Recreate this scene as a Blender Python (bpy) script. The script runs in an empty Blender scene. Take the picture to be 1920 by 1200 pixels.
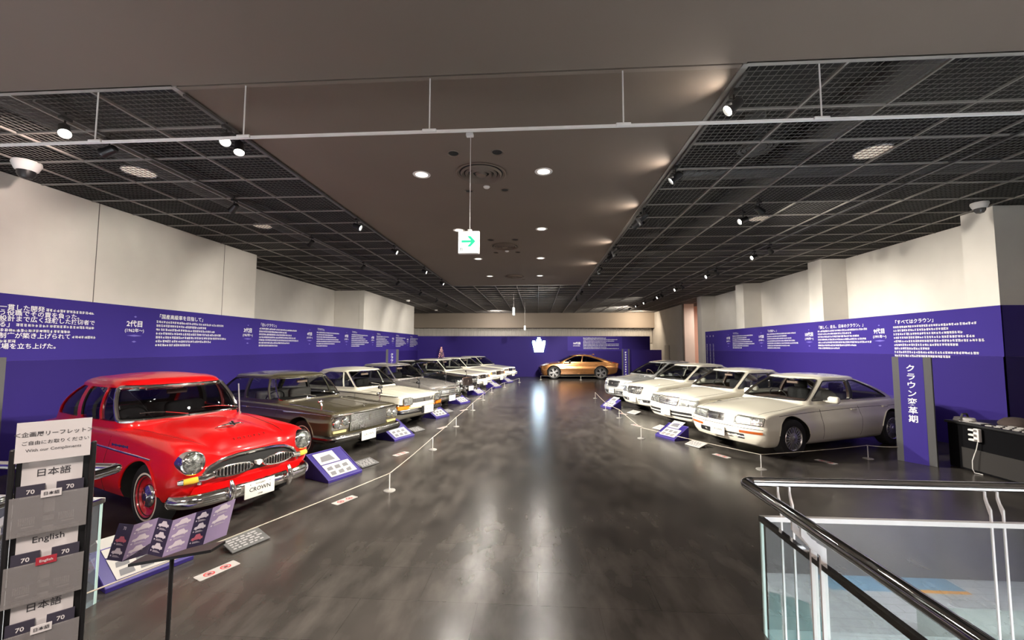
import bpy, bmesh, math, random
from mathutils import Vector, Matrix
from mathutils.bvhtree import BVHTree
from mathutils.geometry import delaunay_2d_cdt
# ------------------------------------------------------------------ camera, world, exposure
EYE = 1.96                       # eye height above the gallery floor; y looks down the hall, x to the right
YAW, PITCH, ROLL = .0625, .0664, -.0021
_cam = bpy.data.cameras.new('camera'); _cam.sensor_width = 36; _cam.lens = 36*760/1920; _cam.clip_start = .05; _cam.clip_end = 200
camera = bpy.data.objects.new('camera', _cam); bpy.context.scene.collection.objects.link(camera)
_cr, _sr = math.cos(ROLL), math.sin(ROLL)
_f = Vector((-math.sin(YAW)*math.cos(PITCH), math.cos(YAW)*math.cos(PITCH), math.sin(PITCH)))
_r = Vector((math.cos(YAW), math.sin(YAW), 0)); _d = _f.cross(_r)
_r, _d = _r*_cr+_d*_sr, _d*_cr-_r*_sr
_M = Matrix((_r, -_d, -_f)).transposed().to_4x4(); _M.translation = (0, 0, EYE); camera.matrix_world = _M
bpy.context.scene.camera = camera
_w = bpy.data.worlds.new('world'); bpy.context.scene.world = _w; _w.use_nodes = True
_w.node_tree.nodes['Background'].inputs[0].default_value = (.5, .48, .5, 1); _w.node_tree.nodes['Background'].inputs[1].default_value = .0
_v = bpy.context.scene.view_settings
_v.view_transform = 'Standard'; _v.look = 'None'; _v.gamma = 1; _v.use_curve_mapping = False; _v.exposure = 0.0
# light levels (watts): car spots, wall washers, ceiling downlights, lower hall
P_CAR, P_WALL, P_DOWN, P_LOW = 1900, 165, 45, 3000
def area_light(name, loc, aim, size, power, col=(1, .93, .84), shape='DISK', spread=math.pi):
    l = bpy.data.lights.new(name, 'AREA'); l.energy = power; l.color = col; l.size = size; l.shape = shape; l.spread = spread
    o = bpy.data.objects.new(name, l); bpy.context.scene.collection.objects.link(o); o.location = loc
    o.rotation_euler = (Vector(aim)-Vector(loc)).to_track_quat('-Z', 'Y').to_euler(); return o
# ------------------------------------------------------------------ helpers
SC = bpy.context.scene
COL = SC.collection
PI = math.pi
def V(*a): return Vector(a)
def rad(d): return math.radians(d)
def lin(r, g, b):
    f = lambda c: (c/255)/12.92 if c/255 <= .04045 else ((c/255+.055)/1.055)**2.4
    return (f(r), f(g), f(b))

MATS = {}
def mat(name, col=(.5, .5, .5), rough=.5, metal=0., coat=0., emit=None, estr=1., spec=.5, noise=None, bump=None):
    if name in MATS: return MATS[name]
    m = bpy.data.materials.new(name); m.use_nodes = True
    nt = m.node_tree; b = nt.nodes['Principled BSDF']
    b.inputs['Base Color'].default_value = (*col, 1); b.inputs['Roughness'].default_value = rough
    b.inputs['Metallic'].default_value = metal; b.inputs['Coat Weight'].default_value = coat
    b.inputs['Coat Roughness'].default_value = .04; b.inputs['Specular IOR Level'].default_value = spec
    if emit:
        b.inputs['Emission Color'].default_value = (*emit, 1); b.inputs['Emission Strength'].default_value = estr
    if noise:      # (scale, amount): mottled base colour
        tc = nt.nodes.new('ShaderNodeTexCoord'); n = nt.nodes.new('ShaderNodeTexNoise'); n.inputs['Scale'].default_value = noise[0]
        n.inputs['Detail'].default_value = 5
        r = nt.nodes.new('ShaderNodeValToRGB')
        r.color_ramp.elements[0].position = .3; r.color_ramp.elements[1].position = .7
        r.color_ramp.elements[0].color = (*[c*(1-noise[1]) for c in col], 1)
        r.color_ramp.elements[1].color = (*[min(1, c*(1+noise[1])) for c in col], 1)
        nt.links.new(tc.outputs['Object'], n.inputs['Vector']); nt.links.new(n.outputs['Fac'], r.inputs['Fac'])
        nt.links.new(r.outputs['Color'], b.inputs['Base Color'])
    if bump:       # (scale, strength)
        tc = nt.nodes.new('ShaderNodeTexCoord'); n = nt.nodes.new('ShaderNodeTexNoise'); n.inputs['Scale'].default_value = bump[0]
        bp = nt.nodes.new('ShaderNodeBump'); bp.inputs['Strength'].default_value = bump[1]; bp.inputs['Distance'].default_value = .01
        nt.links.new(tc.outputs['Object'], n.inputs['Vector']); nt.links.new(n.outputs['Fac'], bp.inputs['Height'])
        nt.links.new(bp.outputs['Normal'], b.inputs['Normal'])
    MATS[name] = m
    return m
def glass(name, tint=(.6, .65, .65), f0=.04, base=0., rough=.0, dirt=0., dirtcol=(.5, .5, .5)):
    """thin sheet glass: clear or tinted, reflecting more at a grazing angle (same from both faces)"""
    if name in MATS: return MATS[name]
    m = bpy.data.materials.new(name); m.use_nodes = True; nt = m.node_tree; nt.nodes.clear(); N = nt.nodes.new; K = nt.links.new
    o = N('ShaderNodeOutputMaterial'); mx = N('ShaderNodeMixShader'); t = N('ShaderNodeBsdfTransparent'); g = N('ShaderNodeBsdfGlossy')
    t.inputs['Color'].default_value = (*tint, 1); g.inputs['Roughness'].default_value = rough
    ge = N('ShaderNodeNewGeometry'); dp = N('ShaderNodeVectorMath'); dp.operation = 'DOT_PRODUCT'
    K(ge.outputs['Normal'], dp.inputs[0]); K(ge.outputs['Incoming'], dp.inputs[1])
    def M(op, a, b=None, clamp=False):
        q = N('ShaderNodeMath'); q.operation = op; q.use_clamp = clamp
        for i, v in enumerate((a, b)):
            if v is None: continue
            if isinstance(v, (int, float)): q.inputs[i].default_value = v
            else: K(v, q.inputs[i])
        return q.outputs[0]
    c = M('ABSOLUTE', dp.outputs['Value']); p = M('POWER', M('SUBTRACT', 1.0, c), 5.0)
    fr = M('ADD', M('MULTIPLY', p, 1-f0), f0+base, True)
    last = t.outputs[0]
    if dirt:
        d = N('ShaderNodeBsdfDiffuse'); d.inputs['Color'].default_value = (*dirtcol, 1)
        m2 = N('ShaderNodeMixShader'); m2.inputs[0].default_value = dirt
        K(t.outputs[0], m2.inputs[1]); K(d.outputs[0], m2.inputs[2]); last = m2.outputs[0]
    K(fr, mx.inputs[0]); K(last, mx.inputs[1]); K(g.outputs[0], mx.inputs[2]); K(mx.outputs[0], o.inputs[0]); MATS[name] = m
    return m

def link(name, me, parent=None):
    o = bpy.data.objects.new(name, me); COL.objects.link(o)
    if parent: o.parent = parent
    return o
def tag(o, label=None, cat=None, group=None, kind=None):
    if label: o['label'] = label
    if cat: o['category'] = cat
    if group: o['group'] = group
    if kind: o['kind'] = kind
    return o
def empty(name, loc=(0, 0, 0), rz=0., label=None, cat=None, group=None):
    o = bpy.data.objects.new(name, None); COL.objects.link(o); o.empty_display_size = .1
    o.location = loc; o.rotation_euler = (0, 0, rz)
    return tag(o, label, cat, group)
def dup(root, loc=None, rz=None, label=None, cat=None, group=None):
    def cp(o, par):
        c = o.copy(); COL.objects.link(c); c.parent = par
        for ch in KIDS(o): cp(ch, c)
        return c
    r = cp(root, None)
    if loc is not None: r.location = loc
    if rz is not None: r.rotation_euler = (0, 0, rz)
    return tag(r, label, cat, group)
def KIDS(o): return [c for c in o.children]

class MB:
    """collects shapes into ONE mesh"""
    def __init__(s): s.v, s.f, s.m, s.mi = [], [], [], 0
    def mat(s, i): s.mi = i; return s
    def add(s, vs, fs):
        k = len(s.v); s.v += [tuple(x) for x in vs]; s.f += [tuple(i+k for i in f) for f in fs]; s.m += [s.mi]*len(fs); return s
    def box(s, c, d, M=None):
        x, y, z = c; a, b, e = d[0]/2, d[1]/2, d[2]/2
        vs = [Vector((x+i*a, y+j*b, z+k*e)) for i in (-1, 1) for j in (-1, 1) for k in (-1, 1)]
        if M: vs = [M @ v for v in vs]
        return s.add(vs, [(0, 1, 3, 2), (4, 6, 7, 5), (0, 4, 5, 1), (2, 3, 7, 6), (0, 2, 6, 4), (1, 5, 7, 3)])
    def bbox(s, a, b): return s.box([(p+q)/2 for p, q in zip(a, b)], [abs(q-p) for p, q in zip(a, b)])
    def rbox(s, c, d, r=.03, M=None, n=3):
        """box with rounded edges"""
        hx, hy, hz = d[0]/2, d[1]/2, d[2]/2; r = min(r, hx, hy, hz)
        rings = []
        prof = [(r*(1-math.cos(a)), -hz+r*(1-math.sin(a))) for a in [PI/2*i/n for i in range(n+1)]]
        prof = [(r-r*math.sin(t), -hz+r-r*math.cos(t)) for t in [PI/2*i/n for i in range(n+1)]]
        prof = prof + [(p[0], -p[1]) for p in reversed(prof)]
        for ins, z in prof:
            ring = []
            for qx, qy, a0 in ((1, 1, 0), (-1, 1, 90), (-1, -1, 180), (1, -1, 270)):
                for i in range(n+1):
                    a = rad(a0+90*i/n); rr = r-ins
                    ring.append(Vector((c[0]+qx*(hx-r)+rr*math.cos(a), c[1]+qy*(hy-r)+rr*math.sin(a), c[2]+z)))
            rings.append(ring)
        N = len(rings[0]); vs = [v for q in rings for v in q]; fs = []
        for k in range(len(rings)-1):
            for i in range(N):
                fs.append((k*N+i, k*N+(i+1) % N, (k+1)*N+(i+1) % N, (k+1)*N+i))
        fs += [tuple(range(N-1, -1, -1)), tuple((len(rings)-1)*N+i for i in range(N))]
        if M: vs = [M @ v for v in vs]
        return s.add(vs, fs)
    def tube(s, path, r, n=8, closed=False, cap=True, sx=1., sy=1.):
        P = [Vector(p) for p in path]; N = len(P); up = None; vs = []; fs = []
        for i, p in enumerate(P):
            if closed: t = P[(i+1) % N]-P[i-1]
            else: t = P[min(i+1, N-1)]-P[max(i-1, 0)]
            t = t.normalized() if t.length > 1e-9 else Vector((0, 0, 1))
            if up is None:
                up = Vector((0, 0, 1)) if abs(t.z) < .9 else Vector((0, 1, 0))
            a = t.cross(up)
            if a.length < 1e-6: a = t.orthogonal()
            a.normalize(); b = a.cross(t).normalized(); up = b
            rr = r[i] if isinstance(r, (list, tuple)) else r
            for k in range(n):
                q = 2*PI*k/n; vs.append(p+a*(math.cos(q)*rr*sx)+b*(math.sin(q)*rr*sy))
        M = N if closed else N-1
        for i in range(M):
            for k in range(n):
                j = (i+1) % N; fs.append((i*n+k, i*n+(k+1) % n, j*n+(k+1) % n, j*n+k))
        if cap and not closed: fs += [tuple(range(n-1, -1, -1)), tuple((N-1)*n+k for k in range(n))]
        return s.add(vs, fs)
    def cyl(s, a, b, r, n=16): return s.tube([a, b], r, n)
    def lathe(s, prof, n=32, M=None, caps=True):
        """prof: (radius, height) along local z"""
        vs = []; fs = []; K = len(prof)
        for r, z in prof:
            for k in range(n):
                q = 2*PI*k/n; vs.append(Vector((r*math.cos(q), r*math.sin(q), z)))
        for i in range(K-1):
            for k in range(n): fs.append((i*n+k, i*n+(k+1) % n, (i+1)*n+(k+1) % n, (i+1)*n+k))
        if caps: fs += [tuple(range(n-1, -1, -1)), tuple((K-1)*n+k for k in range(n))]
        if M: vs = [M @ v for v in vs]
        return s.add(vs, fs)
    def prism(s, poly, axis, a, b):
        """polygon in the two other axes, run from a to b along axis"""
        def P(u, v, t): return {0: (t, u, v), 1: (u, t, v), 2: (u, v, t)}[axis]
        n = len(poly); vs = [P(u, v, a) for u, v in poly]+[P(u, v, b) for u, v in poly]
        fs = [tuple(range(n-1, -1, -1)), tuple(range(n, 2*n))]+[(i, (i+1) % n, n+(i+1) % n, n+i) for i in range(n)]
        return s.add(vs, fs)
    def quad(s, a, b, c, d): return s.add([a, b, c, d], [(0, 1, 2, 3)])
    def loft(s, rings, closed=True, caps=True):
        n = len(rings[0]); vs = [p for r in rings for p in r]; fs = []
        for i in range(len(rings)-1):
            for k in range(n if closed else n-1):
                fs.append((i*n+k, i*n+(k+1) % n, (i+1)*n+(k+1) % n, (i+1)*n+k))
        if caps: fs += [tuple(range(n-1, -1, -1)), tuple((len(rings)-1)*n+k for k in range(n))]
        return s.add(vs, fs)
    def text(s, body, size, M, bold=0., align='CENTER', sp=1.):
        vs, fs = text_geo(body, size, bold, align, sp)
        return s.add([M @ v for v in vs], fs)
    def mesh(s, name):
        me = bpy.data.meshes.new(name); me.from_pydata(s.v, [], s.f); me.update(); return me
    def build(s, name, mats, parent=None, smooth=35, fix=True):
        me = s.mesh(name)
        for m in (mats if isinstance(mats, (list, tuple)) else [mats]): me.materials.append(m)
        me.polygons.foreach_set('material_index', s.m)
        if fix: fixn(me)
        shade(me, smooth)
        return link(name, me, parent)
def fixn(me):
    bm = bmesh.new(); bm.from_mesh(me); bmesh.ops.recalc_face_normals(bm, faces=bm.faces[:]); bm.to_mesh(me); bm.free()
def shade(me, ang=35):
    me.polygons.foreach_set('use_smooth', [bool(ang)]*len(me.polygons))
    if ang: me.set_sharp_from_angle(angle=rad(ang))
    me.update()

def deps(sc):
    with bpy.context.temp_override(scene=sc, view_layer=sc.view_layers[0]):
        dg = bpy.context.evaluated_depsgraph_get(); dg.update()
    return dg
_TC = {}
def text_geo(body, size, bold=0., align='CENTER', sp=1.):
    key = (body, bold, align, sp)
    if key not in _TC:
        cu = bpy.data.curves.new('t', 'FONT'); cu.body = body; cu.size = 1; cu.align_x = align; cu.align_y = 'CENTER'
        cu.offset = bold; cu.resolution_u = 2; cu.space_character = sp
        o = bpy.data.objects.new('t', cu); sc2 = bpy.data.scenes.new('t'); sc2.collection.objects.link(o)
        dg = deps(sc2)
        me = bpy.data.meshes.new_from_object(o.evaluated_get(dg))
        _TC[key] = ([v.co.copy() for v in me.vertices], [tuple(p.vertices) for p in me.polygons])
        bpy.data.objects.remove(o); bpy.data.curves.remove(cu); bpy.data.meshes.remove(me); bpy.data.scenes.remove(sc2)
    vs, fs = _TC[key]
    return [v*size for v in vs], fs
def frame(o, x, y):
    """matrix: text x axis -> x, text y axis -> y, at o"""
    x = Vector(x).normalized(); y = Vector(y).normalized(); z = x.cross(y)
    M = Matrix((x, y, z)).transposed().to_4x4(); M.translation = Vector(o); return M

def interp(keys, x):
    """smooth monotone curve through (x, value) keys"""
    if not isinstance(keys, (list, tuple)): return keys
    K = keys; n = len(K)
    if x <= K[0][0]: return K[0][1]
    if x >= K[-1][0]: return K[-1][1]
    for i in range(n-1):
        if x <= K[i+1][0]: break
    d = lambda j: (K[j+1][1]-K[j][1])/(K[j+1][0]-K[j][0])
    def sl(j):
        if j == 0: return d(0)
        if j == n-1: return d(n-2)
        a, b = d(j-1), d(j)
        return 0 if a*b <= 0 else 2*a*b/(a+b)
    x0, y0 = K[i]; x1, y1 = K[i+1]; h = x1-x0; t = (x-x0)/h
    return (y0*(1+2*t)*(1-t)**2+h*sl(i)*t*(1-t)**2+y1*t*t*(3-2*t)+h*sl(i+1)*t*t*(t-1))
def resample(pts, step, closed=False):
    P = [Vector(p) for p in pts]; out = []
    m = len(P) if closed else len(P)-1
    for i in range(m):
        a, b = P[i], P[(i+1) % len(P)]; k = max(1, int((b-a).length/step+.5))
        out += [a.lerp(b, j/k) for j in range(k)]
    if not closed: out.append(P[-1])
    return out
def rounded(poly, r, n=4):
    """round the corners of a 2D polygon; r one number or one per corner"""
    P = [Vector(p) for p in poly]; N = len(P); out = []
    for i, p in enumerate(P):
        rr = r[i] if isinstance(r, (list, tuple)) else r
        a, b = P[i-1], P[(i+1) % N]; da, db = (a-p), (b-p)
        k = min(rr, da.length*.45, db.length*.45)
        if k < 1e-4: out.append(p); continue
        s, e = p+da.normalized()*k, p+db.normalized()*k
        for j in range(n+1):
            t = j/n; out.append(s*(1-t)**2+p*2*t*(1-t)+e*t*t)
    return [(q.x, q.y) for q in out]
def inside(p, poly):
    c = False; n = len(poly)
    for i in range(n):
        a, b = poly[i], poly[i-1]
        if (a[1] > p[1]) != (b[1] > p[1]) and p[0] < (b[0]-a[0])*(p[1]-a[1])/(b[1]-a[1])+a[0]: c = not c
    return c
def ellipse(cx, cy, rx, ry, n=24, p=2.):
    return [(cx+rx*abs(math.cos(2*PI*i/n))**(2/p)*(1 if math.cos(2*PI*i/n) >= 0 else -1),
             cy+ry*abs(math.sin(2*PI*i/n))**(2/p)*(1 if math.sin(2*PI*i/n) >= 0 else -1)) for i in range(n)]
def fill2d(poly, step):
    """triangulated fill of a 2D outline with inner points: verts, faces"""
    E = [Vector(p) for p in resample(poly, step, True)]; n = len(E)
    x0, x1 = min(p.x for p in E), max(p.x for p in E); y0, y1 = min(p.y for p in E), max(p.y for p in E)
    pl = [(p.x, p.y) for p in E]; pts = list(E)
    nx, ny = max(1, int((x1-x0)/step)), max(1, int((y1-y0)/step))
    if nx*ny < 6000:
        for i in range(1, nx):
            for j in range(1, ny):
                q = (x0+(x1-x0)*i/nx, y0+(y1-y0)*j/ny)
                if inside(q, pl) and min((Vector(q)-e).length for e in E) > step*.45: pts.append(Vector(q))
    r = delaunay_2d_cdt(pts, [(i, (i+1) % n) for i in range(n)], [], 1, 1e-6)
    return [tuple(v) for v in r[0]], [tuple(f) for f in r[2]]
def boolean(me, cutter, keep_self=False):
    """mesh minus cutter mesh, exact"""
    a = bpy.data.objects.new('a', me); b = bpy.data.objects.new('b', cutter)
    sc2 = bpy.data.scenes.new('b'); sc2.collection.objects.link(a); sc2.collection.objects.link(b)
    md = a.modifiers.new('b', 'BOOLEAN'); md.operation = 'DIFFERENCE'; md.object = b; md.solver = 'EXACT'; md.use_self = keep_self
    dg = deps(sc2)
    r = bpy.data.meshes.new_from_object(a.evaluated_get(dg))
    bpy.data.objects.remove(a); bpy.data.objects.remove(b); bpy.data.scenes.remove(sc2)
    return r
def bvh_of(me):
    return BVHTree.FromPolygons([v.co.copy() for v in me.vertices], [tuple(p.vertices) for p in me.polygons])
# ------------------------------------------------------------------ cars
# local frame of a car: x runs from the front bumper (0) to the tail, y to its driver's side, z up
def car_mats():
    mat('chrome', (.82, .81, .79), .09, 1.); mat('tyre', (.012, .012, .013), .75); mat('whitewall', (.75, .7, .6), .6)
    mat('black trim', (.012, .012, .014), .35); mat('well', (.006, .006, .006), .9)
    mat('lamp glass', (.42, .44, .42), .10, .8, 1., noise=(22, .75), bump=(45, .9)); mat('satin chrome', (.46, .455, .43), .28, 1.); mat('amber', (.75, .22, .01), .15, 0., 1.)
    mat('yellow lens', (.8, .5, .05), .2, 0., 1.); mat('pale lens', (.55, .47, .22), .2, 0., 1.); mat('dark amber', (.40, .085, .012), .2, 0., 1.); mat('alloy', (.62, .62, .62), .28, .9); mat('plate', (.62, .61, .57), .5)
    mat('plate ink', (.02, .02, .02), .5); mat('seam', (.01, .01, .01), .8); mat('red lens', (.5, .01, .01), .15, 0., 1.)
    mat('cabin dark', (.018, .016, .016), .7); mat('cabin grey', (.11, .10, .095), .75); mat('cabin tan', (.20, .13, .105), .75)
    mat('cabin red', (.10, .02, .02), .7); mat('mirror back', (.6, .42, .34), .4)
    glass('car glass', (.55, .57, .57), .07); glass('dark car glass', (.22, .23, .25), .07)
car_mats()

class Car:
    def __init__(s, name, S, label):
        s.S = S; s.root = empty(name, label=label, cat='car'); s.label = label
        L = S['L']
        s.body0 = s.lower(); s.bvh = bvh_of(s.body0)
        s.gh0 = s.cabin(0.); s.gbvh = bvh_of(s.gh0)
        s.cut(); s.windows(); s.cabin_parts()
    # ---- lower body
    def lower(s):
        S = s.S; L = S['L']
        xs = [0, .012, .03, .06, .1, .15, .21, .28]+[.36+.075*i for i in range(int((L-.72)/.075)+1)]
        xs = sorted(set([round(x, 4) for x in xs+[L-x for x in (0, .012, .03, .06, .1, .15, .21, .28)] if x <= L]))
        rings = [s.section(x) for x in xs]
        def shrink(r, x):
            zc = (min(p[2] for p in r)+max(p[2] for p in r))/2; o = []
            for k in (0.03, .25, .5, .75, .92): o.append([(x, p[1]*k, zc+(p[2]-zc)*k) for p in r])
            return o
        rings = shrink(rings[0], 0)+rings+list(reversed(shrink(rings[-1], L)))
        rings = [[s.warp(p) for p in r] for r in rings]
        return s_fix(MB().loft(rings).mesh('b'))
    def section(s, x):
        S = s.S; L = S['L']; I = lambda k, d=0: interp(S.get(k, d), x)
        hw = I('hw'); zb = I('zb'); zs = I('zs'); zc = I('zc'); rs = I('rs', .08); tum = I('tum', .05); sill = I('sill', .05)
        side = S.get('side', [(0, 0), (1, 0)]); crown = I('crown', 2.2); dip = I('dip', 0); dipw = S.get('dipw', .12); dipy = S.get('dipy', .68)
        pts = [(0, zb), (.5*hw, zb), (hw-.12, zb)]
        n = 14; z0, z1 = zb+.04, zs-rs
        if z1 < z0+.02: z1 = z0+.02
        for i in range(n+1):
            t = i/n; z = z0+(z1-z0)*t
            y = hw-sill*(1-min(1, t/.35))**2-tum*(max(0, t-.45)/.55)**2+interp(side, t)*(I('sidek', 1))
            pts.append((y, z))
        ys, zz = pts[-1]
        for i in range(1, 7):
            a = PI/2*i/6; pts.append((ys-rs*(1-math.cos(a)), zz+rs*math.sin(a)*(zs-zz)/rs))
        ye = ys-rs
        for i in range(1, 15):
            u = 1-i/14
            z = zs+(zc-zs)*(1-u**crown)-dip*math.exp(-((u-dipy)/dipw)**2)
            pts.append((ye*u, z))
        return [(x, y, z) for y, z in pts]+[(x, -y, z) for y, z in reversed(pts[1:-1])]
    def warp(s, p):
        S = s.S; x, y, z = p; L = S['L']; hw = S['W']/2
        xl = S.get('nose_len', .5)
        if x < xl:
            w = (1-x/xl)**2; x += w*(interp(S.get('nose', [(0, 0), (1, 0)]), z)+S.get('bow', .06)*(abs(y)/hw)**S.get('bowp', 2.))
        tl = S.get('tail_len', .5)
        if x > L-tl:
            w = (1-(L-x)/tl)**2; x -= w*(interp(S.get('tail', [(0, 0), (1, 0)]), z)+S.get('tbow', .06)*(abs(y)/hw)**2)
        return (x, y, z)
    # ---- upper body
    def gx(s, z):
        """front x, rear x and half width of the upper body at height z"""
        G = s.S['G']; v = (z-G['zb'])/(G['zr']-G['zb']); c = G.get('cf', .06); cr = G.get('cr', .06)
        vv = max(v, -.04)
        xf = G['x1']+(G['x3']-G['x1'])*vv-c*4*v*(1-v)*(1 if v > 0 else 0)
        xr = G['x2']+(G['x4']-G['x2'])*vv+cr*4*v*(1-v)*(1 if v > 0 else 0)
        w = G['wb']+(G['wr']-G['wb'])*v+G.get('barrel', .02)*4*max(0, v)*(1-v)
        return xf, xr, w
    def cabin(s, ins):
        G = s.S['G']; rings = []
        def ring(xf, xr, w, z, rc, bowf=1., x_c=None):
            a = (xr-xf)/2; c = (xr+xf)/2; rc = min(rc, w*.9, a*.9); P = []
            def put(px, py):
                fx = max(0, (c-px)/a); rx = max(0, (px-c)/a)
                b = G.get('bow', .16)*bowf*(1-(py/w)**2)*fx**3-G.get('rbow', .10)*bowf*(1-(py/w)**2)*rx**3
                sy = G.get('plan', .05)*((px-c)/a)**2
                P.append((px-b, py*(1-sy), z))
            N = 14
            for i in range(N): put(c-a, (w-rc)-2*(w-rc)*i/N)
            for i in range(6): q = PI/2*i/6; put(c-a+rc-rc*math.cos(q), -(w-rc)-rc*math.sin(q))
            for i in range(24): put(c-a+rc+2*(a-rc)*i/24, -w)
            for i in range(6): q = PI/2*i/6; put(c+a-rc+rc*math.sin(q), -(w-rc)-rc*math.cos(q))
            for i in range(N): put(c+a, -(w-rc)+2*(w-rc)*i/N)
            for i in range(6): q = PI/2*i/6; put(c+a-rc+rc*math.cos(q), (w-rc)+rc*math.sin(q))
            for i in range(24): put(c+a-rc-2*(a-rc)*i/24, w)
            for i in range(6): q = PI/2*i/6; put(c-a+rc-rc*math.sin(q), (w-rc)+rc*math.cos(q))
            return P
        rc0, rc1 = G.get('rc0', .12), G.get('rc1', .16)
        z0 = G['zb']-.22
        for i in range(11):
            z = z0+(G['zr']-z0)*i/10; v = (z-G['zb'])/(G['zr']-G['zb']); xf, xr, w = s.gx(z)
            rings.append(ring(xf+ins, xr-ins, w-ins, z, rc0+(rc1-rc0)*max(0, v)))
        xf, xr, w = s.gx(G['zr']); xf += ins; xr -= ins; w -= ins
        rr, rh = G.get('rr', .07), G.get('rh', .04); rx = G.get('rx', rr)
        for a in (15, 32, 50, 70, 88):
            a = rad(a); d = 1-math.cos(a)
            rings.append(ring(xf+rx*d, xr-rx*d, w-rr*d, G['zr']+(rh*math.sin(a))-ins*math.sin(a), rc1, 1-.3*d))
        ax, bx, w2, zt = xf+rx, xr-rx, w-rr, G['zr']+rh-ins
        c = (ax+bx)/2
        for k in (.9, .75, .58, .4, .22, .06):
            rings.append(ring(c+(ax-c)*k, c+(bx-c)*k, w2*k, zt+(G['top']-G['zr']-rh)*(1-k**2.2), rc1*k, .7*k))
        return s_fix(MB().loft(rings).mesh('g'))
    # ---- holes
    def win_polys(s):
        G = s.S['G']; out = []
        zt, zbm = G['zr']-G.get('wt', .035), G['zb']+G.get('wbm', .02)
        n = 8
        fr = [(s.gx(zbm+(zt-zbm)*i/n)[0]+G['a'], zbm+(zt-zbm)*i/n) for i in range(n+1)]
        re = [(s.gx(zbm+(zt-zbm)*i/n)[1]-G['c'], zbm+(zt-zbm)*i/n) for i in range(n+1)]
        b = G.get('pil', .035); cuts = G['pillars']      # list of (x at belt, x at roof[, half width])
        cuts = [(c[0], c[1], c[2] if len(c) > 2 else b) for c in cuts]
        for k in range(len(cuts)+1):
            P = []
            if k == 0: P += fr
            else: P += [(cuts[k-1][0]+cuts[k-1][2], zbm), (cuts[k-1][1]+cuts[k-1][2], zt)]
            if k == len(cuts): P += list(reversed(re))
            else: P += [(cuts[k][1]-cuts[k][2], zt), (cuts[k][0]-cuts[k][2], zbm)]
            r = G.get('wr_c', .05)
            if k == 0: ra = [.03]+[0]*(n-1)+[r]
            else: ra = [.03, .03]
            if k == len(cuts): rb = [G.get('wr_r', r)]+[0]*(n-1)+[.03]
            else: rb = [.03, .03]
            if k == 0 and len(cuts) and G.get('vent'): ra[-1] = .02; rb = [.02, .02]
            out.append(rounded(P, ra+rb))
        return out
    def shield_poly(s, a, zlo, zhi, rear=False, r=.07):
        G = s.S['G']; n = 6; zs_ = [zlo+(zhi-zlo)*i/n for i in range(n+1)]
        L_ = [(-(s.gx(z)[2]-a), z) for z in zs_]; R_ = [((s.gx(z)[2]-a), z) for z in reversed(zs_)]
        return rounded(L_+R_, [.04]+[0]*(n-1)+[r, r]+[0]*(n-1)+[.04])
    def cut(s):
        S = s.S; G = S['G']; L = S['L']; hw = S['W']/2
        c = MB()
        for ax in (S['fa'], S['fa']+S['wb']):
            ra = S.get('ra', .36) if ax == S['fa'] else S.get('rra', S.get('ra', .36))
            zc = S.get('rw', .31)+S.get('archz', .01)
            for sg in (1, -1):
                P = [(ax+ra*math.cos(2*PI*i/48), zc+ra*math.sin(2*PI*i/48)) for i in range(48)]
                P = [(x, max(z, -.2)) for x, z in P]
                vs = [(x, sg*(hw-.30), z) for x, z in P]+[(x, sg*(hw+.25), z) for x, z in P]
                n = len(P)
                c.add(vs, [tuple(range(n-1, -1, -1)), tuple(range(n, 2*n))]+[(i, (i+1) % n, n+(i+1) % n, n+i) for i in range(n)])
        x0, x1 = G['x1']+.22, G['x2']-.30
        c.rbox(((x0+x1)/2, 0, .5+.5), (x1-x0, 2*(G['wb']-.10), 1.0), .05)
        me = c.mesh('c'); fixn(me)
        b = boolean(s.body0, me)
        b.materials.clear()
        for m in (S['paint'], MATS['well'], MATS[S.get('cabin', 'cabin dark')]): b.materials.append(m)
        for p in b.polygons:
            x, y, z = p.center; k = 0
            for ax in (S['fa'], S['fa']+S['wb']):
                ra = S.get('ra', .36) if ax == S['fa'] else S.get('rra', S.get('ra', .36))
                d = math.hypot(x-ax, z-S.get('rw', .31)-S.get('archz', .01))
                if (d < ra+.004 and abs(y) < interp(S['hw'], ax)-.02 and z > .12) : k = 1
            if x0-.02 < x < x1+.02 and abs(y) < G['wb']-.095 and .45 < z and s.depth(x, y, z) > .012: k = 2
            p.material_index = k
        shade(b, 30); s.body = link('body', b, s.root)
        g = boolean(s.gh0, s.cabin(G.get('thick', .05)))
        for P in s.win_polys():
            c = MB().prism(P, 1, -2, 2).mesh('c'); fixn(c); g = boolean(g, c)
        zl, zh = G['zb']+G.get('sb', .03), G['zr']-G.get('st', .025)
        s.wpoly = s.shield_poly(G.get('sa', .075), zl, zh, r=G.get('sr', .07))
        c = MB().prism(s.wpoly, 0, -1, (G['x3']+G['x4'])/2-.2).mesh('c'); fixn(c); g = boolean(g, c)
        s.rpoly = s.shield_poly(G.get('ra_', .10), G['zb']+.07, G['zr']-.06)
        c = MB().prism(s.rpoly, 0, (G['x3']+G['x4'])/2+.3, L+1).mesh('c'); fixn(c); g = boolean(g, c)
        g.materials.clear(); g.materials.append(S.get('roof', S['paint'])); g.materials.append(MATS[S.get('cabin', 'cabin dark')])
        for p in g.polygons:
            q, nn, i, d = s.gbvh.find_nearest(p.center)
            p.material_index = 1 if d > .03 else 0
        shade(g, 30); s.roof = link('roof', g, s.root)
    def depth(s, x, y, z):
        q, n, i, d = s.bvh.find_nearest(Vector((x, y, z))); return d
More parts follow.
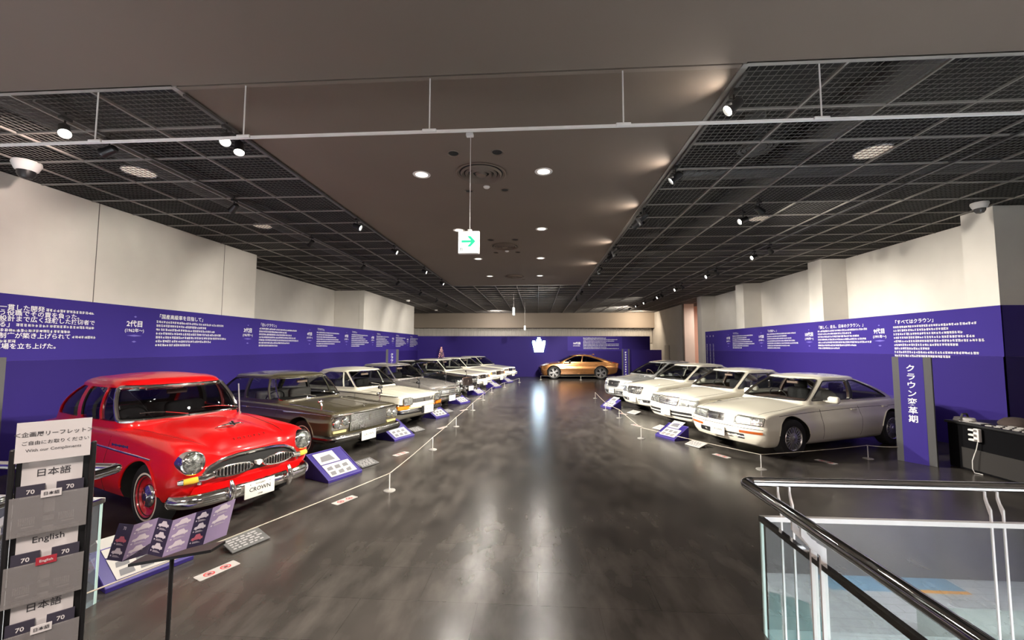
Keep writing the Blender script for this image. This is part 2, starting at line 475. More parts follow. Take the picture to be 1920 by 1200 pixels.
    # ---- projection onto the bodywork
    def hit(s, d, u, v, cab=False):
        T = s.gbvh if cab else s.bvh; L = s.S['L']
        o, r = {'front': (V(-2, u, v), V(1, 0, 0)), 'rear': (V(L+2, u, v), V(-1, 0, 0)), '+': (V(u, 3, v), V(0, -1, 0)),
                '-': (V(u, -3, v), V(0, 1, 0)), 'top': (V(u, v, 3), V(0, 0, -1))}[d]
        q, n, i, dd = T.ray_cast(o, r)
        if q is None:
            q, n, i, dd = T.find_nearest({'front': V(0, u, v), 'rear': V(L, u, v), '+': V(u, s.S['W']/2, v), '-': V(u, -s.S['W']/2, v), 'top': V(u, v, 1.)}[d])
        if n.dot(r) > 0: n = -n
        return q, n
    def patch(s, name, poly, d, off=.004, thick=0., m='black trim', step=.05, cab=False, parent=None, mb=None, flat=False):
        vs, fs = fill2d(poly, step); H = [s.hit(d, u, v, cab) for u, v in vs]
        r = {'front': V(-1, 0, 0), 'rear': V(1, 0, 0), '+': V(0, 1, 0), '-': V(0, -1, 0), 'top': V(0, 0, 1)}[d]
        N = [((n if not flat else r)*.6+r*.4).normalized() for q, n in H]
        A = [q+n*off for (q, h), n in zip(H, N)]
        F = list(fs); Vv = list(A)
        if thick:
            k = len(A); Vv += [q-n*thick for q, n in zip(A, N)]
            F += [tuple(i+k for i in reversed(f)) for f in fs]
            ed = {}
            for f in fs:
                for i in range(3):
                    e = (f[i], f[(i+1) % 3]); ed[tuple(sorted(e))] = None if tuple(sorted(e)) in ed else e
            F += [(e[1], e[0], e[0]+k, e[1]+k) for e in ed.values() if e]
        b = mb or MB(); b.add(Vv, F)
        if mb is not None: return b
        return b.build(name, MATS[m] if isinstance(m, str) else m, parent or s.root, 40, fix=bool(thick))
    def line(s, pts, d, r=.004, off=0., step=.05, cab=False, closed=False, n=6):
        P = resample([V(p[0], p[1]) for p in pts], step, closed)
        return [q+nn*off for q, nn in (s.hit(d, p.x, p.y, cab) for p in P)]
    def seam(s, lines, name='panel_seam', m='seam', r=.0035, parent=None):
        for d, pts in lines: MB().tube(s.line(pts, d, off=-.0005), r, 5).build(name, MATS[m], parent or s.root)
    def trim(s, name, lines, r=.008, m='chrome', off=.002, cab=False, closed=False, sx=1., parent=None):
        b = MB()
        for d, pts in lines: b.tube(s.line(pts, d, off=off, cab=cab, closed=closed), r, 8, closed=closed)
        return b.build(name, MATS[m] if isinstance(m, str) else m, parent or s.root)
    # ---- glass
    def windows(s):
        S = s.S; G = S['G']; gm = MATS[S.get('glass', 'car glass')]
        for d in '+-':
            for P in s.win_polys():
                w = s.patch('side_window', P, d, -.014, 0, gm, .09, True)
                if G.get('wtrim'):
                    s.trim('window_trim', [(d, P)], G.get('wtr', .007), G['wtrim'], .002, True, True, parent=w)
        w = s.patch('windshield', s.wpoly, 'front', -.012, 0, gm, .08, True); s.ws = w
        if G.get('strim'): s.trim('windshield_trim', [('front', s.wpoly)], G.get('strr', .014), G['strim'], .004, True, True, parent=w)
        s.patch('rear_window', s.rpoly, 'rear', -.012, 0, gm, .1, True)
        if G.get('wipers', 1):
            wl = G['zb']+G.get('sb', .03)+.012; wb = G['wb']
            for k, (a, b_, tip) in enumerate(((.06, .50, .10), (-.58, -.10, .10))):
                b = MB(); P = [s.hit('front', a*wb/.7+(b_-a)*wb/.7*t, wl+.01+tip*(math.sin(t*PI*.6))*.55, True) for t in [i/8 for i in range(9)]]
                b.tube([q+n*.022 for q, n in P], .006, 6)
                b.tube([P[0][0]+P[0][1]*.03+V(-.03, 0, -.035), P[0][0]+P[0][1]*.022, P[4][0]+P[4][1]*.03], .008, 6)
                b.build('wiper', MATS[G.get('wipem', 'chrome')], s.root)
    def cabin_parts(s):
        S = s.S; G = S['G']; cm = MATS[S.get('cabin', 'cabin dark')]; zb = G['zb']; ws = G['wb']
        seatm = MATS[S.get('seat', S.get('cabin', 'cabin dark'))]
        xm = S.get('seatx', (G['x1']+G['x2'])/2-.15)
        for y in (-.36, .36):
            b = MB(); b.rbox((xm, y, zb-.17), (.16, .50, .62), .07, n=3)
            b.rbox((xm-.28, y, zb-.40), (.55, .50, .16), .06)
            if S.get('headrest', 1):
                b.rbox((xm+.05, y, zb+.21), (.09, .27, .17), .04); b.cyl((xm+.04, y-.06, zb+.1), (xm+.05, y-.06, zb+.16), .008); b.cyl((xm+.04, y+.06, zb+.1), (xm+.05, y+.06, zb+.16), .008)
            b.build('seat', seatm, s.root)
        b = MB(); b.rbox((min(xm+.95, G['x2']-.45), 0, zb-.2), (.2, 1.25, .52), .08); b.build('rear_seat', seatm, s.root)
        b = MB(); xd = G['x1']+.36; b.rbox((xd, 0, zb-.075), (.34, 2*ws-.22, .16), .06); b.rbox((xd+.12, .36, zb-.02), (.16, .34, .07), .03)
        b.build('dashboard', MATS[S.get('dash', S.get('cabin', 'cabin dark'))], s.root)
        b = MB(); c = V(xd+.33, .36, zb-.02); ax = V(.86, 0, .5); u, w = V(0, 1, 0), V(-.5, 0, .86); R = .19
        b.tube([c+u*(R*math.cos(2*PI*i/24))+w*(R*math.sin(2*PI*i/24)) for i in range(24)], .013, 8, True)
        for a in (0, PI, -PI/2): b.tube([c, c+u*(R*math.cos(a))+w*(R*math.sin(a))], .012, 6)
        b.tube([c-ax*.3, c+ax*.02], .022, 8); b.build('steering_wheel', MATS[S.get('wheelm', 'black trim')], s.root)
        xt = s.gx(G['zr'])[0]
        b = MB(); b.rbox((xt+.10-G.get('bow', .16)*.5, 0, G['zr']-.085), (.035, .24, .06), .015); b.tube([(xt+.12, 0, G['zr']+.0), (xt+.10-G.get('bow', .16)*.5, 0, G['zr']-.07)], .008)
        b.build('rear_view_mirror', MATS[S.get('mirrorm', 'mirror back')], s.root)
    # ---- wheels
    def wheels(s, style, **k):
        S = s.S; rw = S.get('rw', .31)
        for ax, tr in ((S['fa'], S.get('ft', S['W']*.425)), (S['fa']+S['wb'], S.get('rt', S['W']*.425))):
            for sg in (1, -1):
                w = empty('wheel', (ax, sg*tr, rw)); w.parent = s.root
                if sg < 0: w.rotation_euler = (0, 0, PI)
                M = Matrix.Rotation(-PI/2, 4, 'X')          # local z of the lathe -> +y (outboard)
                rr = k.get('rim', .19); wd = S.get('tw', .17)/2
                b = MB(); b.mat(0)
                b.lathe([(rr-.02, -wd*.8), (rr+.01, -wd), (rw*.93, -wd*1.05), (rw, -wd*.8), (rw+.002, 0), (rw, wd*.75), (rw*.96, wd*.98), (rw*.90, wd*1.06), (rr+.03, wd*1.05), (rr+.01, wd), (rr-.01, wd*.8)], 40, M, False)
                b.build('tyre', MATS['tyre'], w)
                style(s, w, M, rr, wd, **k)
    # ---- number plate shown on the front
    def plate(s, y, z, w=.33, h=.165, lines=(), x=None, tilt=0.):
        q = s.hit('front', y, z)[0] if x is None else V(x, y, z)
        xx = q.x-.03 if x is None else x
        b = MB(); b.rbox((xx, y, z), (.012, w, h), .005); o = b.build('number_plate', MATS['plate'], s.root)
        t = MB()
        for body, size, dy, dz, bold in lines:
            t.text(body, size, frame((xx-.0075, y-dy, z+dz), (0, -1, 0), (0, 0, 1)), bold)
        if lines: t.build('plate_lettering', MATS['plate ink'], o, 0, False)
        return o
    def lamp_round(s, y, z, r, ring=.02, proud=.02, m='lamp glass', rm='chrome', x=None, deep=.05, name='headlamp', n=28):
        q, nn = s.hit('front', y, z)
        xx = q.x if x is None else x
        M = Matrix.Translation((xx-proud, y, z)) @ Matrix.Rotation(-PI/2, 4, 'Y')
        o = MB().lathe([(.001, .03), (r*.4, .027), (r*.75, .018), (r, .0)], n, M, False).build(name, MATS[m], s.root, 60)
        MB().lathe([(r+ring*.9, -deep-proud), (r+ring, -.02), (r+ring*.8, .006), (r+ring*.3, .014), (r-.004, .006), (r-.006, -.005)], n, M, False).build(name+'_ring', MATS[rm] if isinstance(rm, str) else rm, o, 60)
        return o
    def bumper(s, name, z, h, d, hwid, wrap, fx=0., bow=.05, m='chrome', front=True, rcorner=.18, prof=None, parent=None):
        """bar bent round the nose: z centre height, h height, d depth, hwid half width, wrap length along the side"""
        path = [(wrap+fx, hwid)]
        n = 8
        for i in range(n+1):
            a = PI/2*i/n; path.append((fx+rcorner-rcorner*math.sin(a), hwid-rcorner+rcorner*math.cos(a)))
        path = path+[(fx, (hwid-rcorner)*(1-i/6)) for i in range(1, 7)]
        path = path+[(x, -y) for x, y in reversed(path[:-1])]
        path = [(x+bow*(abs(y)/hwid)**2, y) for x, y in path]
        L = s.S['L']
        pr = prof or [(-d*.15, -.5), (-.6*d, -.42), (-d, -.15), (-d, .15), (-.6*d, .42), (-d*.15, .5), (0, .3), (0, -.3)]
        rings = []
        for i, (x, y) in enumerate(path):
            a, b_ = path[max(0, i-1)], path[min(len(path)-1, i+1)]
            t = V(b_[0]-a[0], b_[1]-a[1], 0).normalized(); o = V(t.y, -t.x, 0)      # outward
            if o.x > 0 and abs(o.y) < .5: o = -o
            if abs(o.y) >= .5 and o.y*y < 0: o = -o
            rings.append([V(x, y, z)+o*(-px)+V(0, 0, pz*h) for px, pz in pr])
        if not front: rings = [[V(L-p.x, p.y, p.z) for p in r] for r in rings]
        return MB().loft(rings).build(name, MATS[m] if isinstance(m, str) else m, parent or s.root, 50)
    def mirrors(s, x, z, y, m, size=(.10, .20, .13)):
        for sg in (1, -1):
            b = MB(); b.rbox((x, sg*(y+size[1]/2+.04), z+size[2]/2), size, .045, n=4)
            b.rbox((x+.0, sg*(y+.02), z+.03), (.09, .12, .04), .018)
            b.build('door_mirror', m, s.root)
    def fender_mirror(s, pts, m='chrome', head=(.05, .10, .055), stem=.13, headm=None):
        for x, y in pts:
            q, n = s.hit('top', x, y); b = MB()
            b.tube([q, q+V(-.01, 0, stem*.6), q+V(.03, .0, stem)], .012, 8)
            b.rbox(q+V(.03, 0, stem+head[2]/2-.01), head, .022); b.rbox(q+V(0, 0, .004), (.07, .04, .012), .005)
            b.build('fender_mirror', MATS[headm or m], s.root)
    def handles(s, pts, m='chrome', w=.17, h=.025):
        for x, z in pts:
            for d in '+-':
                q, n = s.hit(d, x, z); sg = 1 if d == '+' else -1
                b = MB(); b.rbox(q+V(0, sg*.022, 0), (w, .018, h), .008); b.box(q+V(w*.38, sg*.008, 0), (.03, .03, h)); b.box(q+V(-w*.38, sg*.008, 0), (.03, .03, h))
                b.build('door_handle', MATS[m] if isinstance(m, str) else m, s.root)
    def arch_lips(s, r=.012, m=None, k=.0):
        S = s.S
        for ax in (S['fa'], S['fa']+S['wb']):
            ra = (S.get('ra', .36) if ax == S['fa'] else S.get('rra', S.get('ra', .36)))+r*.6+k
            zc = S.get('rw', .31)+S.get('archz', .01)
            for d in '+-':
                a0 = S.get('lip0', 8)
                P = [(ax+ra*math.cos(rad(a)), zc+ra*math.sin(rad(a))) for a in range(a0, 181-a0, 6)]
                b = MB().tube([q+n*.001 for q, n in (s.hit(d, x, z) for x, z in P)], r, 8); b.build('wheel_arch_lip', m or S['paint'], s.root)
    def place(s, x, y, fwd, z=0.):
        s.root.location = (x, y, z); s.root.rotation_euler = (0, 0, math.atan2(-fwd[1], -fwd[0]))
        return s
def s_fix(me): fixn(me); return me

# wheel styles: build the rim on the wheel w, outboard side along local +y
def whitewall(s, w, M, rr, wd, rim=.19, band=(.205, .222), rimm='rim red', cap=.115, capm='chrome', disc=True):
    MB().lathe([(band[0], wd*1.066), (band[0]+.003, wd*1.085), (band[1]-.003, wd*1.085), (band[1], wd*1.066)], 48, M, False).build('whitewall_band', MATS['whitewall'], w, 60)
    MB().lathe([(.001, wd*.55), (rr*.62, wd*.55), (rr*.75, wd*.3), (rr*.9, wd*.45), (rr, wd*.95), (rr+.008, wd*1.04), (rr+.016, wd*.9)], 48, M, False).build('rim', MATS[rimm], w, 50)
    MB().lathe([(.001, wd*1.12), (cap*.3, wd*1.11), (cap*.34, wd*1.02), (cap*.75, wd*.95), (cap*.95, wd*.8), (cap, wd*.5)], 40, M, False).build('hubcap', MATS[capm], w, 50)
def wirecap(s, w, M, rr, wd, rim=.19, band=None, n=36):
    if band: MB().lathe([(band[0], wd*1.066), (band[0]+.003, wd*1.085), (band[1]-.003, wd*1.085), (band[1], wd*1.066)], 48, M, False).build('whitewall_band', MATS['whitewall'], w, 60)
    MB().lathe([(.001, wd*.3), (rr*.85, wd*.3), (rr, wd*.95), (rr+.008, wd*1.05), (rr+.016, wd*.9)], 48, M, False).build('rim', MATS['chrome'], w, 50)
    b = MB(); b.lathe([(.001, wd*1.25), (.03, wd*1.2), (.05, wd*.95), (.055, wd*.4)], 24, M, False)
    for i in range(n):
        a = 2*PI*i/n; a2 = a+(.25 if i % 2 else -.25)
        b.tube([M @ V(.05*math.cos(a), .05*math.sin(a), wd*.9), M @ V(rr*.95*math.cos(a2), rr*.95*math.sin(a2), wd*.85)], .004, 5)
    b.build('hubcap', MATS['chrome'], w)
def spokes(s, w, M, rr, wd, rim=.2, n=16, sw=.018, hub=.075, m='alloy', taper=1., dish=.0, y=1, hubcap=.03, pair=0.):
    MB().lathe([(rr*.93, -wd*.6), (rr*.93, wd*.6), (rr*.95, wd*.95), (rr+.004, wd*1.06), (rr+.014, wd*.9)], 48, M, False).build('rim', MATS[m], w, 50)
    MB().lathe([(.001, wd*.1), (rr*.93, wd*.1)], 32, M, False).build('brake_disc', MATS['well'], w)
    b = MB()
    b.lathe([(.001, wd*(1-dish)), (hub*.5, wd*(1-dish)), (hub*.95, wd*(.95-dish)), (hub, wd*.4)], 32, M, False)
    for i in range(n):
        a = 2*PI*i/n
        for da in ((-pair, pair) if pair else (0,)):
            c, sn = math.cos(a), math.sin(a); r0, r1 = hub*.9, rr*.97
            t = V(-sn, c, 0); e0 = V(c*r0, sn*r0, 0)+t*da*.3; e1 = V(c*r1, sn*r1, 0)+t*da
            z0, z1 = wd*(.92-dish), wd*.93; h0, h1 = sw/2, sw/2*taper
            q = [e0-t*h0+V(0, 0, z0), e0+t*h0+V(0, 0, z0), e1+t*h1+V(0, 0, z1), e1-t*h1+V(0, 0, z1)]
            lo = [p-V(0, 0, .03) for p in q]
            b.add([M @ p for p in q+lo], [(0, 1, 2, 3), (7, 6, 5, 4), (0, 4, 5, 1), (1, 5, 6, 2), (2, 6, 7, 3), (3, 7, 4, 0)])
    o = b.build('wheel_spokes', MATS[m], w, 30)
    MB().lathe([(.001, wd*(1.06-dish)), (hubcap*.8, wd*(1.05-dish)), (hubcap, wd*(.98-dish))], 20, M, False).build('hubcap', MATS[m], w, 40)
# ------------------------------------------------------------------ the thirteen cars
def paint(name, col, rough=.22, metal=0., coat=1., spec=.5): return mat(name, col, rough, metal, coat, spec=spec)
paint('red paint', (.66, .004, .005), .32, 0., .65, .3); paint('rim red', (.48, .008, .018), .3); paint('olive paint', (.082, .071, .042), .28, .2)
paint('olive roof', (.17, .14, .09), .25, .35)
paint('cream paint', (.72, .69, .56), .3); paint('silver grey paint', (.36, .34, .32), .25, .5); paint('black paint', (.008, .009, .011), .12)
paint('white paint', (.76, .73, .62), .28); paint('pearl paint', (.77, .735, .62), .25, .05); paint('pale silver paint', (.55, .56, .55), .25, .4)
paint('bronze paint', (.44, .20, .07), .24, .7); paint('bronze top', (.52, .27, .10), .22, .65); paint('body grey', (.25, .25, .25), .5)

def mirror_y(P): return [(-y, z) for y, z in reversed(P)]
def both(P): return (P, mirror_y(P))

def red_car():
    S = dict(L=4.285, W=1.675, fa=.68, wb=2.56, rw=.335, ra=.372, rra=.356, archz=.01, tw=.16, paint=MATS['red paint'], glass='dark car glass', headrest=0, seat='cabin grey', cabin='cabin dark',
             ft=.665, rt=.665,
             hw=[(0, .70), (.05, .755), (.15, .79), (.5, .822), (1.6, .8375), (3.3, .83), (4.0, .77), (4.285, .66)],
             zb=[(0, .40), (.3, .30), (1.2, .25), (3.2, .25), (4.285, .38)],
             zs=[(0, .80), (.05, .85), (.18, .885), (.5, .905), (1.4, .945), (2.4, .945), (3.3, .93), (3.9, .86), (4.285, .72)],
             zc=[(0, .76), (.05, .83), (.2, .905), (.7, .965), (1.45, 1.01), (3.4, 1.03), (3.9, .95), (4.285, .76)],
             rs=[(0, .12), (.3, .15), (1.4, .10), (3.4, .10), (4.285, .12)], tum=[(0, .04), (1.5, .05), (4.28, .05)], sill=.05,
             dip=[(0, .035), (.3, .05), (.9, .045), (1.5, .01), (2, 0)], dipw=.16, dipy=.66, crown=1.7,
             nose=[(.25, .10), (.42, .03), (.62, .0), (.78, .0), (.86, .05), (.95, .10)], nose_len=.45, bow=.10, tail=[(.4, 0), (.8, .1), (1, .2)],
             G=dict(x1=1.49, zb=.985, x3=1.78, zr=1.395, x4=3.02, x2=3.50, wb=.72, wr=.635, top=1.545, rr=.17, rh=.11, rx=.22, cf=.02, cr=.09, barrel=.035, bow=.15, rc0=.16, rc1=.22,
                    a=.13, c=.20, pillars=[(1.98, 2.06, .012), (2.54, 2.56, .055)], vent=1, wt=.0, wbm=.035, wr_c=.07, wr_r=.16, wtrim=None, strim='chrome', strr=.026, sa=.055, sb=.035, st=.0, sr=.12, plan=.07))
    c = Car('car', S, 'bright red 1950s sedan, round headlamps, nearest the leaflet rack'); r = c.root
    R = MATS['red paint']
    c.wheels(whitewall, rim=.20, band=(.226, .245), cap=.125)
    c.arch_lips(.012)
    # mouth of the grille, its shaded recess painted as a near-black patch
    m = rounded([(-.50, .52), (.50, .52), (.53, .575), (.40, .69), (.2, .715), (-.2, .715), (-.40, .69), (-.53, .575)], .06)
    g = c.patch('grille', m, 'front', .004, 0, 'seam', .05)
    c.trim('grille_surround', [('front', [(-.55, .50), (-.545, .56), (-.47, .655), (-.36, .705), (-.2, .728), (0, .733), (.2, .728), (.36, .705), (.47, .655), (.545, .56), (.55, .50)])], .02, 'chrome', .012, parent=g)
    for sg in (1, -1):
        b = MB(); fr = [(sg*(.06+.40*(1-math.cos(t))/2), .585+.055*math.sin(t)*(1 if t < PI else 1)) for t in [2*PI*i/28 for i in range(28)]]
        q = [c.hit('front', 0, .585)[0].x-.045 for _ in (0,)][0]
        def gx(y): return c.hit('front', y, .585)[0].x-.05
        b.tube([V(gx(y), y, z) for y, z in fr], .011, 8, True)
        for i in range(11):
            y = sg*(.09+.034*i); h = .05*math.sqrt(max(.05, 1-((abs(y)-.26)/.21)**2))
            b.rbox((gx(y)-.005, y, .585), (.02, .015, 2*h), .006)
        b.build('grille_bars', MATS['chrome'], g)
        b = MB(); b.tube([V(gx(sg*.45), sg*.45, .575), V(gx(sg*.50)-.0, sg*.53, .565), c.hit('front', sg*.585, .558)[0]+V(-.02, 0, 0)], [.03, .034, .03], 10); b.build('grille_bar_end', MATS['chrome'], g)
        q = c.hit('front', sg*.62, .555)[0]
        b = MB(); b.tube([V(q.x-.035, sg*.565, .558), V(q.x-.03, sg*.62, .556), V(q.x+.0, sg*.69, .553)], [.03, .034, .03], 12); o = b.build('side_lamp', MATS['yellow lens'], r, 60)
        b = MB(); b.tube([V(q.x+.0, sg*.685, .553), V(q.x+.03, sg*.725, .551)], [.036, .026], 12); b.tube([V(q.x-.04, sg*.552, .559), V(q.x-.035, sg*.57, .558)], .036, 12); b.build('lamp_bezel', MATS['chrome'], o, 60)
        c.lamp_round(sg*.625, .725, .092, .026, .035, deep=.13, rm='chrome')
    b = MB(); b.add([V(gx(0)-.03, y, z) for y, z in [(-.034, .625), (.034, .625), (.03, .592), (0, .572), (-.03, .592)]]+[V(gx(0)+.02, y, z) for y, z in [(-.034, .625), (.034, .625), (.03, .592), (0, .572), (-.03, .592)]],
                    [(0, 1, 2, 3, 4)]+[(i, (i+1) % 5, 5+(i+1) % 5, 5+i) for i in range(5)]); b.build('emblem', MATS['plate'], g)
    # bumper with overriders
    c.bumper('front_bumper', .355, .135, .055, .735, .16, -.085, .10, rcorner=.20)
    o = r.children[-1]
    for y in (.33, -.33):
        b = MB(); b.tube([V(-.125, y, .28), V(-.155, y, .36), V(-.155, y, .42), V(-.12, y, .50)], [.025, .04, .036, .018], 12); b.build('overrider', MATS['chrome'], o, 60)
    c.bumper('rear_bumper', .40, .12, .05, .80, .35, -.06, .06, front=False)
    c.patch('front_apron', rounded([(-.62, .40), (.62, .40), (.60, .475), (-.60, .475)], .02), 'front', .02, .03, R)
    c.plate(.04, .35, .34, .17, [('TOYOPET', .026, 0, .055, .005), ('CROWN', .062, 0, .0, .012), ('1958', .028, -.0, -.058, .004), ('★', .018, -.11, .055, 0), ('★', .018, .11, .055, 0)], x=-.165)
    # hood ornament and lettering
    b = MB(); q, n = c.hit('top', .50, 0)
    b.tube([q+V(-.07, 0, .02), q+V(.0, 0, .045), q+V(.10, 0, .02)], [.010, .026, .008], 8)
    for sg in (1, -1): b.tube([q+V(-.03, 0, .03), q+V(.0, sg*.09, .028), q+V(.04, sg*.17, .008)], [.018, .014, .004], 8)
    b.build('hood_ornament', MATS['chrome'], r, 60)
    for i, ch in enumerate('TOYOPET'):
        q, n = c.hit('top', .135, (3-i)*.058)
        MB().text(ch, .05, frame(q+n*.006, (0, -1, 0), V(1, 0, .7)), .02).build('hood_letter', MATS['chrome'], r, 0, False)
    c.seam([('+', [(1.50, .98), (1.44, .80), (1.46, .5), (1.50, .30)]), ('-', [(1.50, .98), (1.44, .80), (1.46, .5), (1.50, .30)]),
            ('+', [(2.56, .98), (2.58, .6), (2.55, .3)]), ('-', [(2.56, .98), (2.58, .6), (2.55, .3)]),
            ('top', [(1.36, .62), (.9, .56), (.45, .50), (.16, .44)]), ('top', [(1.36, -.62), (.9, -.56), (.45, -.50), (.16, -.44)])])
    for d in '+-': c.trim('side_trim', [(d, [(.52, .735), (.8, .75), (1.44, .77), (2.3, .785)])], .011, 'chrome', .002)
    for d in '+-': c.trim('belt_trim', [(d, [(1.62, .975), (2.2, .985), (3.2, .975)])], .010, 'chrome', .004)
    c.handles([(2.45, .82), (3.2, .82)])
    for d, sg in (('+', 1), ('-', -1)):
        b = MB()
        for i in range(13):
            q, n = c.hit(d, 1.36-.028*i, .815); b.box(q+n*.002, (.030, .006, .018 if i % 3 else .03))
        b.build('fender_script', MATS['chrome'], r)
    b = MB(); q, n = c.hit('top', 1.38, -.60); b.tube([q, q+V(.06, 0, .42)], .009, 8); b.tube([q, q+V(0, 0, .03)], .018, 8); b.build('antenna', MATS['alloy'], r)
    return c

def olive_car():
    S = dict(L=4.61, W=1.695, fa=.80, wb=2.69, rw=.325, ra=.37, archz=.02, tw=.16, paint=MATS['olive paint'], roof=MATS['olive paint'], headrest=0, seat='cabin grey',
             ft=.69, rt=.69,
             hw=[(0, .815), (.04, .835), (.3, .845), (2, .8475), (4.2, .83), (4.61, .79)],
             zb=[(0, .36), (.3, .26), (1, .24), (3.7, .26), (4.61, .36)],
             zs=[(0, .79), (.05, .815), (.4, .84), (1.5, .885), (3.4, .90), (4.61, .84)],
             zc=[(0, .79), (.06, .83), (.5, .875), (1.4, .93), (3.5, .93), (4.61, .87)],
             rs=[(0, .035), (.5, .05), (1.4, .06), (4.61, .04)], tum=.05, sill=.07, side=[(0, 0), (.55, 0), (.74, .012), (.80, -.012), (1, -.01)],
             dip=[(0, .0), (.4, .018), (1.3, .01), (1.5, 0)], dipw=.07, dipy=.78, crown=2.6,
             nose=[(.3, .05), (.45, .03), (.75, .0), (.85, .0)], nose_len=.3, bow=.05,
             G=dict(x1=1.52, zb=.925, x3=1.86, zr=1.335, x4=3.22, x2=3.62, wb=.72, wr=.61, top=1.455, rr=.09, rh=.07, rx=.10, cf=.02, cr=.05, barrel=.03, bow=.15, rc0=.14, rc1=.14,
                    a=.07, c=.10, pillars=[(1.86, 2.02, .012), (2.58, 2.60, .03)], vent=1, wt=.01, wtrim=None, strim='chrome', strr=.014, sa=.05, sb=.02, st=.0, sr=.07))
    c = Car('car', S, 'dark olive brown 1960s sedan with egg-crate grille, beside the red one'); r = c.root
    c.wheels(wirecap, rim=.19, band=(.222, .238))
    c.arch_lips(.011, MATS['olive paint'])
    g = c.patch('grille', rounded([(-.44, .47), (.44, .47), (.44, .76), (-.44, .76)], .02), 'front', .003, 0, 'seam')
    X = lambda y, z=.62: c.hit('front', y, z)[0].x
    b = MB()
    for i in range(27):
        y = -.43+.86*i/26; b.box((X(y)-.012, y, .615), (.02, .007, .285))
    for j in range(12):
        z = .48+.27*j/11; b.tube([V(X(y, z)-.022, y, z) for y in [-.43+.86*i/6 for i in range(7)]], .0055, 6)
    b.build('grille_bars', MATS['satin chrome'], g)
    c.trim('grille_surround', [('front', [(-.80, .775), (-.4, .78), (.4, .78), (.80, .775)])], .016, 'chrome', .006)
    for sg in (1, -1):
        c.patch('lamp_panel', rounded([(sg*.45, .535), (sg*.79, .535), (sg*.79, .755), (sg*.45, .755)][::sg], .03), 'front', .006, .012, 'chrome')
        for y, z in ((.535, .655), (.70, .63)):
            c.lamp_round(sg*y, z+.005, .072, .012, .018, n=24)
        c.patch('turn_lamp', rounded([(sg*.50, .475), (sg*.76, .475), (sg*.76, .515), (sg*.50, .515)][::sg], .012), 'front', .02, .02, 'pale lens')
    b = MB(); b.box((X(0)-.03, 0, .66), (.012, .04, .10)); b.box((X(0)-.03, .19, .53), (.012, .09, .05)); b.build('emblem', MATS['chrome'], g)
    c.bumper('front_bumper', .385, .13, .06, .835, .40, -.06, .05, 'dark chrome', rcorner=.14)
    c.bumper('rear_bumper', .42, .12, .05, .83, .3, -.05, .04, front=False)
    c.plate(.13, .375, .34, .17, [('CROWN', .06, 0, .008, .012), ('TOYOPET', .02, 0, .055, .002), ('1962', .024, 0, -.055, .002)], x=-.135)
    c.seam([(d, [(1.50, .90), (1.47, .6), (1.50, .28)]) for d in '+-']+[(d, [(2.58, .92), (2.60, .6), (2.58, .28)]) for d in '+-']+[('top', [(1.45, y), (.8, y*.99), (.06, y*.98)]) for y in (.63, -.63)])
    for d in '+-':
        c.trim('side_trim', [(d, [(.10, .775), (.9, .79), (2.0, .80), (4.4, .79)])], .006, 'chrome', .002)
        c.trim('fender_trim', [(d, [(.20, .845), (.8, .865), (1.35, .885)])], .005, 'chrome', .004) if False else None
    c.trim('hood_trim', [('top', [(.05, y), (.5, y), (1.3, y*.96)]) for y in (.70, -.70)], .006, 'chrome', .002)
    c.trim('hood_crease', [('top', [(.03, y), (.6, y*.98), (1.35, y*.9)]) for y in (.22, -.22)], .006, MATS['olive paint'], -.001)
    c.fender_mirror([(.42, .70), (.42, -.70)])
    b = MB(); q, n = c.hit('top', .12, 0); b.tube([q, q+V(.02, 0, .05), q+V(-.03, 0, .055)], .01, 8); b.build('hood_ornament', MATS['chrome'], r)
    c.handles([(2.42, .80), (3.3, .80)])
    return c
mat('dark chrome', (.17, .165, .155), .22, 1.)

